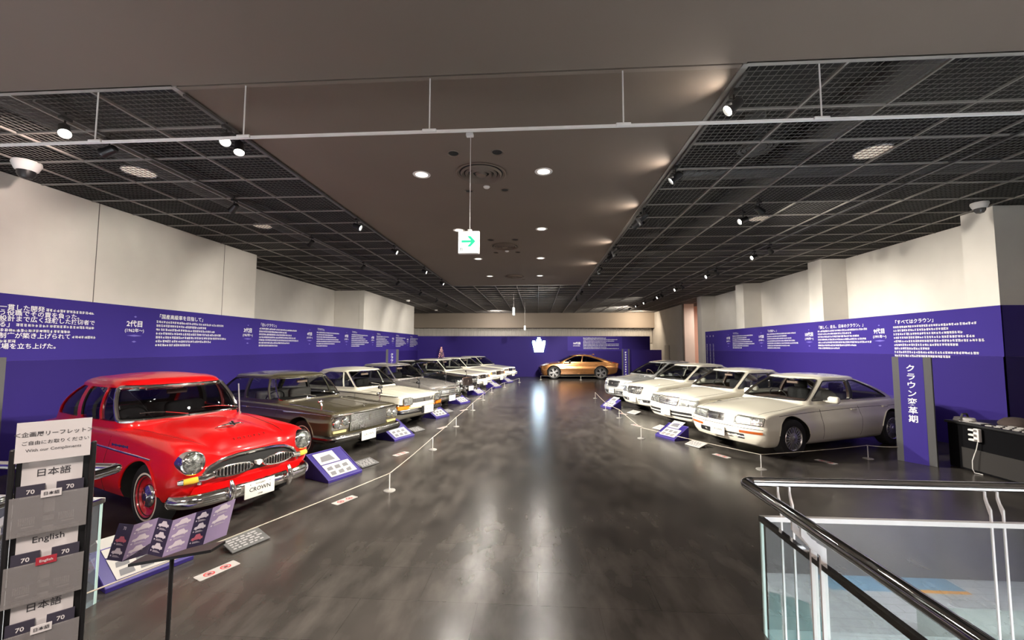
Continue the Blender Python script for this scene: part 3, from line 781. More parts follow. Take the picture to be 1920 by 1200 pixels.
def boxy(name, label, P, **k):
    """square-cut sedans of the sixties to eighties"""
    L = k.get('L', 4.69); W = k.get('W', 1.70)
    S = dict(L=L, W=W, fa=k.get('fa', .84), wb=k.get('wb', 2.69), rw=.315, ra=.355, archz=.02, tw=.17, paint=P, roof=k.get('roof', P), glass=k.get('glass', 'car glass'), headrest=k.get('headrest', 1),
             cabin=k.get('cabin', 'cabin dark'), seat=k.get('seat', 'cabin dark'), mirrorm=k.get('mirrorm', 'mirror back'),
             hw=[(0, W/2-.05), (.04, W/2-.025), (.3, W/2-.01), (2, W/2), (L-.5, W/2-.02), (L, W/2-.06)],
             zb=[(0, .30), (.3, .22), (1, .20), (3.6, .22), (L, .32)],
             zs=k.get('zs', [(0, .72), (.04, .755), (.4, .79), (1.4, .86), (3.4, .89), (L, .86)]),
             zc=k.get('zc', [(0, .72), (.05, .77), (.5, .83), (1.35, .91), (3.5, .92), (L, .88)]),
             rs=k.get('rs', [(0, .03), (.4, .045), (L, .045)]), tum=.05, sill=.06, crown=k.get('crown', 2.6), side=k.get('side', [(0, 0), (.66, .0), (.70, -.01), (1, -.008)]),
             nose=k.get('nose', [(.2, .08), (.4, .02), (.6, 0), (.72, .0), (.8, .02)]), nose_len=k.get('nose_len', .3), bow=k.get('bow', .06),
             G=dict(dict(x1=1.50, zb=.915, x3=1.98, zr=1.33, x4=3.20, x2=3.72, wb=.72, wr=.595, top=1.42, rr=.07, rh=.05, rx=.09, cf=.02, cr=.04, barrel=.02, bow=.13, rc0=.10, rc1=.12,
                    a=.075, c=.16, pillars=[(2.60, 2.63, .03)], wt=.01, wtrim=None, strim=k.get('strim', 'chrome'), strr=.010, sa=.055, sb=.02, st=.0, sr=.04, wipem=k.get('wipem', 'chrome')), **k.get('G', {})))
    c = Car('car', S, label)
    c.wheels(*k.get('wheel', (wirecap,)), **k.get('wheelk', dict(rim=.18)))
    c.arch_lips(.009, k.get('lipm', P))
    return c

def cream_car():
    P = MATS['cream paint']
    c = boxy('cream', 'cream hardtop coupe with square headlamps and amber corner lamps, third car from the leaflet rack', P, L=4.585, W=1.69, headrest=0,
             nose=[(.2, .16), (.38, .06), (.5, .03), (.60, 0), (.74, .0), (.82, .02)], nose_len=.4, bow=.07,
             zs=[(0, .73), (.04, .775), (.4, .815), (1.4, .88), (3.4, .90), (4.585, .83)], zc=[(0, .74), (.05, .80), (.5, .86), (1.35, .93), (3.5, .93), (4.585, .85)],
             G=dict(zb=.93, x3=1.96, zr=1.315, x4=3.02, x2=3.78, top=1.42, cr=.08, c=.42, a=.09, pillars=[(1.98, 2.12, .008)], vent=1, sr=.06, strr=.012))
    r = c.root
    g = c.patch('grille', rounded([(-.40, .62), (.40, .62), (.40, .725), (-.40, .725)], .012), 'front', .004, .01, 'dark chrome')
    b = MB()
    X = lambda y, z: c.hit('front', y, z)[0].x
    for j in range(5): b.tube([V(X(y, .63)-.012, y, .632+.021*j) for y in (-.39, -.2, 0, .2, .39)], .004, 5)
    for i in range(23): b.box((X(-.385+.035*i, .67)-.008, -.385+.035*i, .672), (.008, .005, .095))
    b.build('grille_bars', MATS['alloy'], g)
    b = MB(); b.rbox((X(0, .67)-.02, 0, .672), (.02, .035, .085), .008); b.rbox((X(.27, .67)-.02, -.27, .672), (.02, .05, .07), .008); b.build('emblem', MATS['chrome'], g)
    for sg in (1, -1):
        o = c.patch('headlamp', rounded([(sg*.43, .605), (sg*.68, .605), (sg*.69, .74), (sg*.43, .74)][::sg], .03), 'front', .03, .03, 'lamp glass')
        c.trim('lamp_bezel', [('front', rounded([(sg*.425, .60), (sg*.69, .60), (sg*.70, .745), (sg*.425, .745)], .03))], .012, 'chrome', .03, closed=True, parent=o)
        c.patch('turn_lamp', rounded([(sg*.52, .505), (sg*.815, .505), (sg*.815, .585), (sg*.52, .575)][::sg], .012), 'front', .035, .04, 'amber')
        d = '+' if sg > 0 else '-'
        c.patch('corner_panel', rounded([(.0, .42), (.24, .42), (.18, .64), (.05, .62)], .02), d, .008, .012, 'dark chrome')
        c.patch('corner_lamp', rounded([(.02, .50), (.19, .50), (.17, .58), (.03, .585)], .01), d, .016, .015, 'amber')
        c.trim('side_trim', [(d, [(.15, .785), (.5, .80), (1.5, .83), (3.5, .85), (4.5, .80)])], .009, 'dark chrome', .002)
    c.bumper('front_bumper', .445, .11, .05, .80, .25, -.035, .07, 'black trim', rcorner=.16)
    o = r.children[-1]
    c.bumper('bumper_trim', .485, .03, .012, .81, .25, -.075, .07, 'chrome', rcorner=.16, parent=o)
    c.bumper('bumper_trim', .44, .02, .012, .81, .25, -.085, .07, 'chrome', rcorner=.16, parent=o)
    c.plate(.0, .455, .35, .18, [('CROWN', .06, 0, .0, .012)], x=-.16)
    b = MB(); b.rbox((-.13, 0, .46), (.03, .46, .17), .01); b.build('plate_holder', MATS['black trim'], r)
    c.seam([(d, [(1.48, .88), (1.46, .6), (1.49, .26)]) for d in '+-']+[(d, [(2.78, .89), (2.80, .6), (2.72, .26)]) for d in '+-']+[('top', [(1.42, y), (.8, y), (.04, y)]) for y in (.66, -.66)])
    c.trim('hood_crease', [('top', [(.05, y), (.6, y*.96), (1.1, y*.9)]) for y in (.34, -.34)], .008, P, -.002)
    c.fender_mirror([(.72, .70), (.72, -.70)], 'black trim', (.06, .13, .07), .12)
    c.handles([(2.62, .80)])
    return c

def quad(c, ys, z, r=.075, ring=.014, proud=.02, **k):
    for sg in (1, -1):
        for y in ys: c.lamp_round(sg*y, z, r, ring, proud, n=22, **k)

def silver_car():
    P = MATS['silver grey paint']
    c = boxy('silver', 'grey 1970s sedan with rounded nose and quad round lamps, behind the cream coupe', P, L=4.68, W=1.69, headrest=0,
             zs=[(0, .66), (.04, .71), (.25, .77), (1.4, .89), (3.4, .91), (4.68, .82)], zc=[(0, .66), (.05, .74), (.3, .82), (1.35, .935), (3.5, .94), (4.68, .85)],
             nose=[(.2, .14), (.4, .04), (.55, 0), (.68, .02), (.8, .1)], nose_len=.5, bow=.10, rs=[(0, .06), (.5, .09), (4.68, .09)],
             G=dict(zb=.93, x3=1.98, zr=1.325, x4=3.1, x2=3.74, top=1.425, cr=.07, rr=.09, rh=.06, sr=.06, c=.22))
    r = c.root
    g = c.patch('grille', rounded([(-.36, .50), (.36, .50), (.36, .64), (-.36, .64)], .015), 'front', .006, .01, 'black trim')
    c.trim('grille_surround', [('front', rounded([(-.78, .47), (.78, .47), (.78, .66), (-.78, .66)], .04))], .012, 'chrome', .008, closed=True, parent=g)
    c.trim('grille_bars', [('front', [(-.35, z), (0, z), (.35, z)]) for z in (.535, .57, .605)], .005, 'alloy', .012, parent=g)
    quad(c, (.46, .64), .572, .075)
    b = MB(); q = c.hit('front', 0, .57)[0]; b.rbox(q+V(-.02, 0, 0), (.02, .04, .09), .008); b.build('emblem', MATS['chrome'], g)
    c.bumper('front_bumper', .40, .12, .055, .82, .4, -.05, .10, rcorner=.2)
    c.trim('hood_lip', [('front', [(-.74, .685), (-.3, .70), (.3, .70), (.74, .685)])], .014, 'chrome', .01)
    c.plate(.05, .385, .34, .17, [('CROWN', .06, 0, .0, .012)], x=-.16)
    b = MB(); q = c.hit('top', .15, 0)[0]; b.tube([q, q+V(0, 0, .04)], .01); b.tube([q+V(0, .03*math.cos(i*PI/8), .07+.03*math.sin(i*PI/8)) for i in range(16)], .006, 6, True); b.build('hood_ornament', MATS['chrome'], r)
    c.fender_mirror([(.62, .68), (.62, -.68)], 'black trim')
    c.seam([(d, [(1.48, .88), (1.46, .6), (1.49, .26)]) for d in '+-']+[(d, [(2.6, .89), (2.62, .6), (2.6, .26)]) for d in '+-']+[('top', [(1.42, y), (.8, y), (.1, y*.9)]) for y in (.62, -.62)])
    c.handles([(2.45, .80), (3.35, .80)])
    return c

def black_car():
    P = MATS['black paint']
    c = boxy('black', 'black 1970s sedan with upright chrome grille, behind the grey sedan', P, L=4.69, W=1.69, headrest=1,
             zs=[(0, .74), (.04, .775), (.4, .82), (1.4, .88), (3.4, .90), (4.69, .85)], zc=[(0, .75), (.05, .80), (.5, .86), (1.35, .93), (3.5, .93), (4.69, .87)], nose=[(.2, .08), (.4, .02), (.75, 0), (.9, .0)], bow=.05,
             G=dict(zb=.93, zr=1.33, top=1.425, strr=.02))
    r = c.root
    g = c.patch('grille', rounded([(-.33, .50), (.33, .50), (.33, .76), (-.33, .76)], .015), 'front', .012, .016, 'black trim')
    c.trim('grille_surround', [('front', rounded([(-.34, .49), (.34, .49), (.34, .78), (-.34, .78)], .015))], .014, 'chrome', .014, closed=True, parent=g)
    X = c.hit('front', 0, .6)[0].x
    b = MB()
    for i in range(21): b.box((X-.022, -.31+.031*i, .635), (.012, .007, .26))
    b.build('grille_bars', MATS['chrome'], g)
    b = MB(); b.rbox((X-.035, 0, .64), (.02, .05, .12), .01); b.build('emblem', MATS['chrome'], g)
    for sg in (1, -1): c.patch('lamp_panel', rounded([(sg*.36, .55), (sg*.80, .55), (sg*.80, .745), (sg*.36, .745)][::sg], .02), 'front', .004, .008, 'black trim')
    quad(c, (.46, .66), .648, .08)
    c.bumper('front_bumper', .41, .15, .07, .84, .4, -.06, .05, rcorner=.12); o = r.children[-1]
    for y in (.42, -.42): b = MB(); b.rbox((-.15, y, .42), (.06, .07, .24), .025); b.build('overrider', MATS['chrome'], o)
    c.plate(.02, .40, .34, .17, [('CROWN', .06, 0, .0, .012)], x=-.175)
    b = MB(); q = c.hit('top', .05, 0)[0]; b.tube([q, q+V(0, 0, .04)], .01); b.rbox(q+V(0, 0, .06), (.02, .06, .05), .01); b.build('hood_ornament', MATS['chrome'], r)
    c.fender_mirror([(.5, .70), (.5, -.70)], 'chrome')
    c.trim('fender_lamp', [('top', [(.06, y), (.2, y)]) for y in (.74, -.74)], .012, 'chrome', .006)
    for d in '+-': c.trim('side_trim', [(d, [(.1, .60), (2, .60), (4.5, .60)])], .009, 'chrome', .002)
    c.seam([(d, [(1.48, .88), (1.46, .6), (1.49, .26)]) for d in '+-']+[(d, [(2.6, .89), (2.62, .6), (2.6, .26)]) for d in '+-'])
    c.handles([(2.45, .80), (3.35, .80)])
    return c

def white_boxy(label, gz=(.56, .70), gw=.30, lamp='rect', rake=0., L=4.69, dark=True, plate_y=0., nose=None, extra=None):
    P = MATS['white paint']
    c = boxy('white', label, P, L=L, W=1.70, cabin='cabin dark', strim='black trim', wipem='black trim', wheel=(spokes,), wheelk=dict(rim=.185, n=14, sw=.028),
             nose=nose or [(.2, .06), (.4, .0), (.6, .02), (.74, .04), (.85, .06)], G=dict(x1=1.46, x3=2.02, zr=1.335, top=1.42, x4=3.2, x2=3.75))
    r = c.root
    g = c.patch('grille', rounded([(-gw, gz[0]), (gw, gz[0]), (gw, gz[1]), (-gw, gz[1])], .015), 'front', .012, .016, 'dark chrome')
    c.trim('grille_surround', [('front', rounded([(-gw-.01, gz[0]-.01), (gw+.01, gz[0]-.01), (gw+.01, gz[1]+.012), (-gw-.01, gz[1]+.012)], .015))], .010, 'chrome', .014, closed=True, parent=g)
    n = int(gw*2/.04)
    c.trim('grille_bars', [('front', [(-gw+.02, gz[0]+(gz[1]-gz[0])*t), (0, gz[0]+(gz[1]-gz[0])*t), (gw-.02, gz[0]+(gz[1]-gz[0])*t)]) for t in (.2, .4, .6, .8)], .005, 'chrome', .018, parent=g)
    b = MB(); q = c.hit('front', 0, (gz[0]+gz[1])/2)[0]; b.rbox(q+V(-.025, 0, 0), (.02, .05, .07), .01); b.build('emblem', MATS['chrome'], g)
    for sg in (1, -1):
        o = c.patch('headlamp', rounded([(sg*(gw+.04), gz[0]+.01), (sg*.66, gz[0]+.01), (sg*.66, gz[1]-.005), (sg*(gw+.04), gz[1]-.005)][::sg], .012), 'front', .010, .014, 'lamp glass')
        c.trim('lamp_bezel', [('front', [(sg*(gw+.17), gz[0]+.01), (sg*(gw+.17), gz[1]-.005)])], .007, 'dark chrome', .012, parent=o)
        c.patch('corner_lamp', rounded([(sg*.675, gz[0]+.015), (sg*.79, gz[0]+.015), (sg*.79, gz[1]-.01), (sg*.675, gz[1]-.01)][::sg], .01), 'front', .010, .014, 'amber' if dark else 'lamp glass')
        d = '+' if sg > 0 else '-'
        c.patch('side_moulding', rounded([(.95+.25, .40), (3.1, .40), (3.1, .46), (1.2, .46)], .01), d, .006, .008, 'white paint')
    c.bumper('front_bumper', .42, .17, .07, .83, .5, -.04, .06, P, rcorner=.12); o = r.children[-1]
    c.bumper('bumper_strip', .43, .03, .015, .835, .5, -.105, .06, 'chrome', rcorner=.12, parent=o)
    c.plate(plate_y, .36, .33, .165, [('CROWN', .055, 0, 0, .01)], x=-.155)
    c.seam([(d, [(1.48, .86), (1.46, .6), (1.49, .26)]) for d in '+-']+[(d, [(2.6, .88), (2.62, .6), (2.6, .26)]) for d in '+-']+[('top', [(1.42, y), (.8, y), (.04, y)]) for y in (.70, -.70)])
    c.handles([(2.45, .78), (3.35, .78)], P)
    if extra: extra(c)
    return c

def modern(label, P, **k):
    L = k.get('L', 4.80); W = k.get('W', 1.755)
    S = dict(L=L, W=W, fa=k.get('fa', .90), wb=k.get('wb', 2.73), rw=k.get('rw', .335), ra=k.get('ra', .382), archz=.012, tw=.20, paint=P, cabin=k.get('cabin', 'cabin tan'), seat=k.get('seat', 'cabin dark'),
             dash=k.get('dash', 'cabin tan'), mirrorm=k.get('mirrorm', 'mirror back'), wheelm=k.get('wheelm', 'cabin grey'), seatx=2.75,
             hw=k.get('hw', [(0, W/2-.12), (.04, W/2-.075), (.15, W/2-.035), (.5, W/2-.01), (1.5, W/2), (L-.8, W/2-.01), (L-.1, W/2-.08), (L, W/2-.16)]),
             zb=k.get('zb', [(0, .24), (.15, .20), (.6, .19), (3.6, .19), (L, .30)]),
             zs=k.get('zs', [(0, .66), (.05, .705), (.2, .74), (.6, .79), (1.5, .885), (2.6, .91), (3.6, .92), (L-.1, .87), (L, .80)]),
             zc=k.get('zc', [(0, .66), (.05, .73), (.2, .78), (.6, .85), (1.4, .945), (3.5, .95), (L-.15, .93), (L, .82)]),
             rs=k.get('rs', [(0, .05), (.3, .07), (1, .09), (L, .08)]), tum=[(0, .03), (1.2, .075), (L, .06)], sill=.06, crown=k.get('crown', 1.9),
             side=k.get('side', [(0, 0), (.55, .006), (.70, .004), (.735, -.006), (1, 0)]),
             nose=k.get('nose', [(.18, .10), (.35, .02), (.50, .0), (.57, .03), (.66, .05), (.74, .10)]), nose_len=k.get('nose_len', .5), bow=k.get('bow', .17), bowp=k.get('bowp', 2.4), tail=[(.3, .05), (.6, 0), (.9, .08)],
             G=dict(dict(x1=1.42, zb=.935, x3=2.02, zr=1.33, x4=3.10, x2=4.02, wb=.735, wr=.585, top=1.425, rr=.08, rh=.055, rx=.12, cf=.035, cr=.08, barrel=.03, bow=.16, rc0=.12, rc1=.14,
                    a=.10, c=.24, pillars=[(2.62, 2.72, .035)], wt=.025, wbm=.02, wr_c=.09, wr_r=.20, wtrim='black trim', wtr=.010, strim='black trim', strr=.010, sa=.08, sb=.02, st=-.0, sr=.05, wipers=0), **k.get('G', {})))
    c = Car('car', S, label)
    c.arch_lips(.010)
    return c
def modern_trim(c, P, mz=.93):
    c.mirrors(1.86, .915, .76, P)
    L = c.S['L']
    c.seam([(d, [(1.62, .90), (1.58, .62), (1.60, .28)]) for d in '+-']+[(d, [(2.68, .92), (2.70, .62), (2.66, .28)]) for d in '+-']+[('top', [(1.38, y*1.02), (.8, y), (.25, y*.93)]) for y in (.68, -.68)])
    c.handles([(2.52, .775), (3.48, .79)], P, .15, .035)
    for d in '+-':
        G = c.S['G']; (pb, pt, pw) = G['pillars'][0]; z0, z1 = G['zb']+.03, G['zr']-.03
        c.patch('pillar_cover', [(pb-pw, z0), (pb+pw, z0), (pt+pw, z1), (pt-pw, z1)], d, .004, 0, 'black trim', .06, True)
        c.trim('side_crease', [(d, [(.55, .735), (1.5, .775), (2.6, .80), (4.0, .80)])], .004, 'seam', -.001)

def s140():
    P = MATS['pearl paint']
    c = modern('pearl white sedan with slatted grille and amber bumper lamps, beside the tall blue pylon', P, fa=.84, wb=2.85)
    r = c.root
    c.wheels(spokes, rim=.205, n=20, sw=.016, hub=.105, taper=1.6, hubcap=.05)
    g = c.patch('grille', rounded([(-.28, .575), (.28, .575), (.33, .705), (-.33, .705)], .02), 'front', .006, .012, 'black trim', .04)
    c.trim('grille_bars', [('front', [(-.29-.04*t, .585+.11*t), (-.15, .585+.11*t), (0, .585+.11*t), (.15, .585+.11*t), (.29+.04*t, .585+.11*t)]) for t in [i/7 for i in range(8)]], .004, 'chrome', .012, parent=g)
    q = c.hit('front', 0, .645)[0]; b = MB(); b.add([q+V(-.03, 0, .045), q+V(-.03, .035, -.03), q+V(-.03, -.035, -.03), q+V(.0, 0, .045), q+V(.0, .035, -.03), q+V(.0, -.035, -.03)], [(0, 1, 2), (0, 1, 4, 3), (1, 2, 5, 4), (2, 0, 3, 5)]); b.build('emblem', MATS['chrome'], g)
    for sg in (1, -1):
        o = c.patch('headlamp', rounded([(sg*.315, .575), (sg*.60, .578), (sg*.60, .70), (sg*.345, .705)][::sg], .012), 'front', .012, .02, 'lamp glass', .04)
        c.patch('headlamp', rounded([(sg*.61, .578), (sg*.775, .585), (sg*.775, .692), (sg*.61, .70)][::sg], .012), 'front', .012, .02, 'lamp glass', .04)
        c.trim('lamp_bezel', [('front', rounded([(sg*.305, .57), (sg*.785, .578), (sg*.785, .70), (sg*.335, .71)], .012))], .006, 'dark chrome', .012, closed=True, parent=o)
        c.patch('turn_lamp', rounded([(sg*.42, .425), (sg*.80, .435), (sg*.80, .475), (sg*.42, .468)][::sg], .012), 'front', .008, .012, 'dark amber', .04)
    c.patch('air_intake', rounded([(-.50, .315), (.50, .315), (.50, .405), (-.50, .405)], .02), 'front', .003, .0, 'black trim', .05)
    c.trim('intake_bar', [('front', [(-.5, .355), (0, .355), (.5, .355)])], .006, 'dark chrome', .006)
    c.trim('bumper_line', [('front', [(-.80, .515), (-.4, .515), (0, .515), (.4, .515), (.80, .515)])], .005, 'seam', 0.)
    c.plate(.02, .385, .33, .165, [('CROWN', .055, 0, .02, .006), ('1991', .022, .0, -.045, .0)])
    modern_trim(c, P)
    return c
def s150():
    P = MATS['pearl paint']
    c = modern('cream white sedan with fine mesh grille and wide lamps, second from the tall blue pylon', P, L=4.82, W=1.76, wb=2.78, fa=.88, bow=.15, bowp=2.2, zs=[(0, .68), (.05, .725), (.2, .76), (.6, .80), (1.5, .885), (3.6, .92), (4.7, .88), (4.82, .80)], zc=[(0, .69), (.05, .76), (.2, .81), (.6, .87), (1.4, .945), (3.5, .95), (4.6, .93), (4.82, .82)],
               nose=[(.18, .10), (.35, .02), (.50, .0), (.56, .04), (.68, .06), (.76, .10)], G=dict(top=1.425, c=.30))
    r = c.root
    c.wheels(spokes, rim=.20, n=10, sw=.05)
    g = c.patch('grille', rounded([(-.30, .56), (.30, .56), (.33, .725), (-.33, .725)], .02), 'front', .010, .016, 'dark chrome', .04)
    c.trim('grille_surround', [('front', rounded([(-.31, .555), (.31, .555), (.34, .735), (-.34, .735)], .02))], .009, 'chrome', .014, closed=True, parent=g)
    c.trim('grille_bars', [('front', [(-.30, z), (-.15, z), (0, z), (.15, z), (.30, z)]) for z in (.58, .605, .63, .655, .68, .705)], .0035, 'alloy', .014, parent=g)
    q = c.hit('front', 0, .66)[0]; b = MB(); b.rbox(q+V(-.03, 0, 0), (.02, .05, .06), .012); b.build('emblem', MATS['chrome'], g)
    for sg in (1, -1):
        o = c.patch('headlamp', rounded([(sg*.36, .565), (sg*.80, .575), (sg*.80, .715), (sg*.36, .725)][::sg], .012), 'front', .010, .018, 'lamp glass', .04)
        c.trim('lamp_bezel', [('front', rounded([(sg*.355, .56), (sg*.80, .57), (sg*.80, .72), (sg*.355, .73)], .012)), ('front', [(sg*.62, .565), (sg*.62, .72)])], .006, 'dark chrome', .012, closed=False, parent=o)
    for z0, z1 in ((.30, .345), (.375, .43)): c.patch('air_intake', rounded([(-.72, z0), (.72, z0), (.72, z1), (-.72, z1)], .015), 'front', .003, 0, 'black trim', .05)
    c.trim('bumper_line', [('front', [(-.82, .52), (-.4, .525), (0, .525), (.4, .525), (.82, .52)])], .005, 'seam', 0.)
    c.plate(.02, .385, .33, .165, [('CROWN', .055, 0, .02, .006), ('1995', .022, .0, -.045, .0)])
    modern_trim(c, P)
    return c
def s170():
    P = MATS['white paint']
    c = modern('white sedan with vertical-slot grille and rounded lamps, third from the tall blue pylon', P, L=4.82, W=1.765, wb=2.78, fa=.87, bow=.22, mirrorm='lamp glass', cabin='cabin grey', dash='cabin grey',
               zs=[(0, .70), (.05, .745), (.2, .775), (.6, .82), (1.5, .905), (3.6, .95), (4.7, .92), (4.82, .82)], zc=[(0, .71), (.05, .78), (.2, .83), (.6, .89), (1.35, .965), (3.5, .98), (4.6, .96), (4.82, .84)],
               G=dict(x1=1.36, zb=.955, x3=2.02, zr=1.36, top=1.455))
    r = c.root
    c.wheels(spokes, rim=.20, n=8, sw=.05)
    g = c.patch('grille', rounded([(-.30, .56), (.30, .56), (.34, .735), (-.34, .735)], .03), 'front', .012, .018, 'black trim', .04)
    c.trim('grille_surround', [('front', rounded([(-.31, .555), (.31, .555), (.35, .745), (-.35, .745)], .03))], .013, 'chrome', .016, closed=True, parent=g)
    c.trim('grille_bars', [('front', [(y, .565), (y*1.08, .73)]) for y in (-.24, -.16, -.08, 0, .08, .16, .24)], .011, 'chrome', .016, parent=g)
    for sg in (1, -1):
        c.patch('headlamp', rounded([(sg*.37, .585), (sg*.55, .555), (sg*.78, .575), (sg*.82, .70), (sg*.62, .735), (sg*.44, .70)][::sg], .04), 'front', .010, .02, 'lamp glass', .04)
        c.patch('air_intake', rounded([(sg*.22, .315), (sg*.66, .325), (sg*.66, .405), (sg*.22, .405)][::sg], .02), 'front', .003, 0, 'black trim', .05)
    c.trim('bumper_line', [('front', [(-.83, .50), (-.4, .505), (0, .505), (.4, .505), (.83, .50)])], .005, 'seam', 0.)
    c.plate(.0, .385, .33, .165, [('CROWN', .055, 0, .0, .008)])
    modern_trim(c, P)
    return c
def s180():
    P = MATS['pale silver paint']
    c = modern('pale silver sedan with dark grille, closest to the back wall in its row', P, L=4.84, W=1.78, wb=2.85, fa=.87, bow=.24, cabin='cabin dark', dash='cabin dark', mirrorm='cabin dark', wheelm='mirror back',
               zs=[(0, .72), (.05, .77), (.2, .80), (.6, .84), (1.5, .92), (3.6, .98), (4.7, .96), (4.84, .86)], zc=[(0, .73), (.05, .80), (.2, .85), (.6, .90), (1.3, .975), (3.5, 1.0), (4.6, .99), (4.84, .88)],
               G=dict(x1=1.28, zb=.965, x3=2.02, zr=1.37, top=1.47))
    r = c.root
    c.wheels(spokes, rim=.21, n=10, sw=.04)
    g = c.patch('grille', rounded([(-.28, .56), (.28, .56), (.34, .74), (-.34, .74)], .05), 'front', .012, .018, 'black trim', .04)
    c.trim('grille_surround', [('front', rounded([(-.29, .555), (.29, .555), (.35, .75), (-.35, .75)], .05))], .008, 'chrome', .016, closed=True, parent=g)
    c.trim('grille_bars', [('front', [(-.28, z), (0, z), (.28, z)]) for z in (.60, .64, .68, .71)], .005, 'dark chrome', .014, parent=g)
    q = c.hit('front', 0, .66)[0]; b = MB(); b.rbox(q+V(-.03, 0, 0), (.02, .06, .07), .02); b.build('emblem', MATS['chrome'], g)
    for sg in (1, -1):
        c.patch('headlamp', rounded([(sg*.39, .60), (sg*.62, .585), (sg*.82, .62), (sg*.84, .745), (sg*.60, .74)][::sg], .03), 'front', .010, .02, 'lamp glass', .04)
        c.patch('air_intake', rounded([(sg*.20, .31), (sg*.60, .31), (sg*.62, .41), (sg*.20, .41)][::sg], .02), 'front', .003, 0, 'black trim', .05)
    c.trim('bumper_line', [('front', [(-.83, .52), (-.4, .525), (0, .525), (.4, .525), (.83, .52)])], .005, 'seam', 0.)
    c.plate(.0, .40, .33, .165, [('CROWN', .055, 0, .0, .008)])
    modern_trim(c, P)
    return c
def gold_car():
    P = MATS['bronze paint']; L = 4.93; W = 1.84
    S = dict(L=L, W=W, fa=.93, wb=2.85, rw=.385, ra=.42, archz=.012, tw=.22, paint=P, glass='dark car glass', cabin='cabin dark', seatx=2.9,
             hw=[(0, .66), (.05, .76), (.2, .85), (.6, .905), (1.5, .92), (4, .92), (4.8, .84), (L, .74)],
             zb=[(0, .26), (.2, .22), (.6, .22), (3.8, .24), (4.6, .34), (L, .46)],
             zs=[(0, .74), (.06, .79), (.3, .86), (.8, .95), (1.6, .99), (3.0, 1.0), (4.0, 1.04), (4.6, 1.03), (L, .97)],
             zc=[(0, .75), (.06, .83), (.3, .92), (.8, 1.02), (1.3, 1.07), (3.6, 1.08), (4.5, 1.10), (L, 1.0)],
             rs=[(0, .06), (.5, .09), (L, .08)], tum=.07, sill=.07, crown=1.9, side=[(0, 0), (.2, -.02), (.45, .0), (.62, .012), (.75, -.006), (1, 0)],
             nose=[(.2, .14), (.4, .06), (.65, .0), (.78, .02), (.9, .08)], nose_len=.6, bow=.26, tail=[(.3, .12), (.7, .06), (1.02, 0), (1.1, .02)],
             G=dict(x1=1.30, zb=1.03, x3=2.12, zr=1.42, x4=3.30, x2=4.50, wb=.80, wr=.60, top=1.545, rr=.10, rh=.075, rx=.28, cf=.05, cr=.10, barrel=.03, bow=.18, rc0=.12, rc1=.16,
                    a=.20, c=.45, pillars=[(2.62, 2.70, .03)], wt=.0, wbm=.03, wr_c=.10, wr_r=.25, wtrim='black trim', wtr=.008, strim='black trim', strr=.008, sa=.06, sb=.02, st=-.01, wipers=0))
    c = Car('car', S, 'bronze gold fastback crossover parked side-on before the back wall'); r = c.root
    c.wheels(spokes, rim=.285, n=5, sw=.05, hub=.06, taper=1.1, pair=.045, m='alloy')
    c.arch_lips(.016, MATS['black trim'])
    for d in '+-':
        c.patch('sill_trim', rounded([(1.33, .22), (3.36, .24), (3.36, .33), (1.33, .30)], .02), d, .006, .01, 'black trim')
        c.patch('rear_fender_panel', rounded([(4.2, .40), (4.78, .50), (4.72, .60), (4.20, .52)], .03), d, .005, .0, 'black trim') if False else None
        c.patch('headlamp', rounded([(.12, .80), (.45, .86), (.42, .875), (.12, .825)], .01), d, .006, .008, 'lamp glass', .04)
        c.patch('tail_lamp', rounded([(4.5, 1.0), (4.80, 1.0), (4.80, 1.025), (4.5, 1.03)], .01), d, .006, .008, 'red lens', .04)
    c.patch('grille', rounded([(-.60, .34), (.60, .34), (.70, .66), (.45, .72), (-.45, .72), (-.70, .66)], .05), 'front', .008, .01, 'black trim', .06)
    c.patch('front_splitter', rounded([(-.6, .26), (.6, .26), (.6, .30), (-.6, .30)], .01), 'front', .02, .03, 'chrome', .06)
    c.mirrors(1.90, 1.02, .80, MATS['black trim'], (.12, .20, .13))
    c.seam([(d, [(1.62, 1.0), (1.60, .6), (1.66, .34)]) for d in '+-']+[(d, [(2.68, 1.02), (2.72, .6), (2.72, .34)]) for d in '+-'])
    c.handles([(2.52, .86), (3.5, .90)], P, .16, .03)
    b = MB(); b.prism([(3.32, 1.50), (3.52, 1.47), (3.46, 1.555)], 1, -.012, .012); b.build('antenna_fin', P, r)
    return c
# ------------------------------------------------------------------ the hall
H = 4.6; XL, XR = -8.09, 8.43; YE = 3.73          # ceiling, blue walls left and right, edge of the plain ceiling overhead
SX0, SX1, SY1 = -3.7, 1.95, 17.2                  # plain ceiling strip
BT = 2.76                                         # top of the blue panelling
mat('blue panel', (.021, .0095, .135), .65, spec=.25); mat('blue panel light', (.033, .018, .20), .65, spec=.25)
mat('white wall', (.66, .63, .58), .8, noise=(1.3, .05)); mat('plaster', (.135, .103, .082), .8, noise=(.6, .04)); mat('grid bar', (.24, .22, .20), .5)
mat('mesh wire', (.12, .112, .105), .5); mat('plenum', (.012, .0115, .0115), .9, noise=(1.2, .5)); mat('back soffit', (.30, .25, .20), .8)
mat('corrugated', (.5, .47, .43), .8); mat('pink wall', (.62, .42, .34), .8); mat('joint', (.12, .11, .10), .9); mat('text white', (.80, .80, .84), .6)
mat('gallery grey', (.065, .065, .068), .6); mat('black metal', (.008, .008, .009), .45); mat('white plastic', (.72, .70, .68), .45); mat('steel', (.62, .61, .60), .22, 1.)
mat('lens glow', (1, 1, 1), .3, emit=(1, .96, .86), estr=25); mat('downlight glow', (1, .97, .9), .3, emit=(1, .9, .78), estr=2.2)
mat('dark gap', (.01, .01, .01), .9); mat('grey metal', (.10, .097, .095), .45, .3)

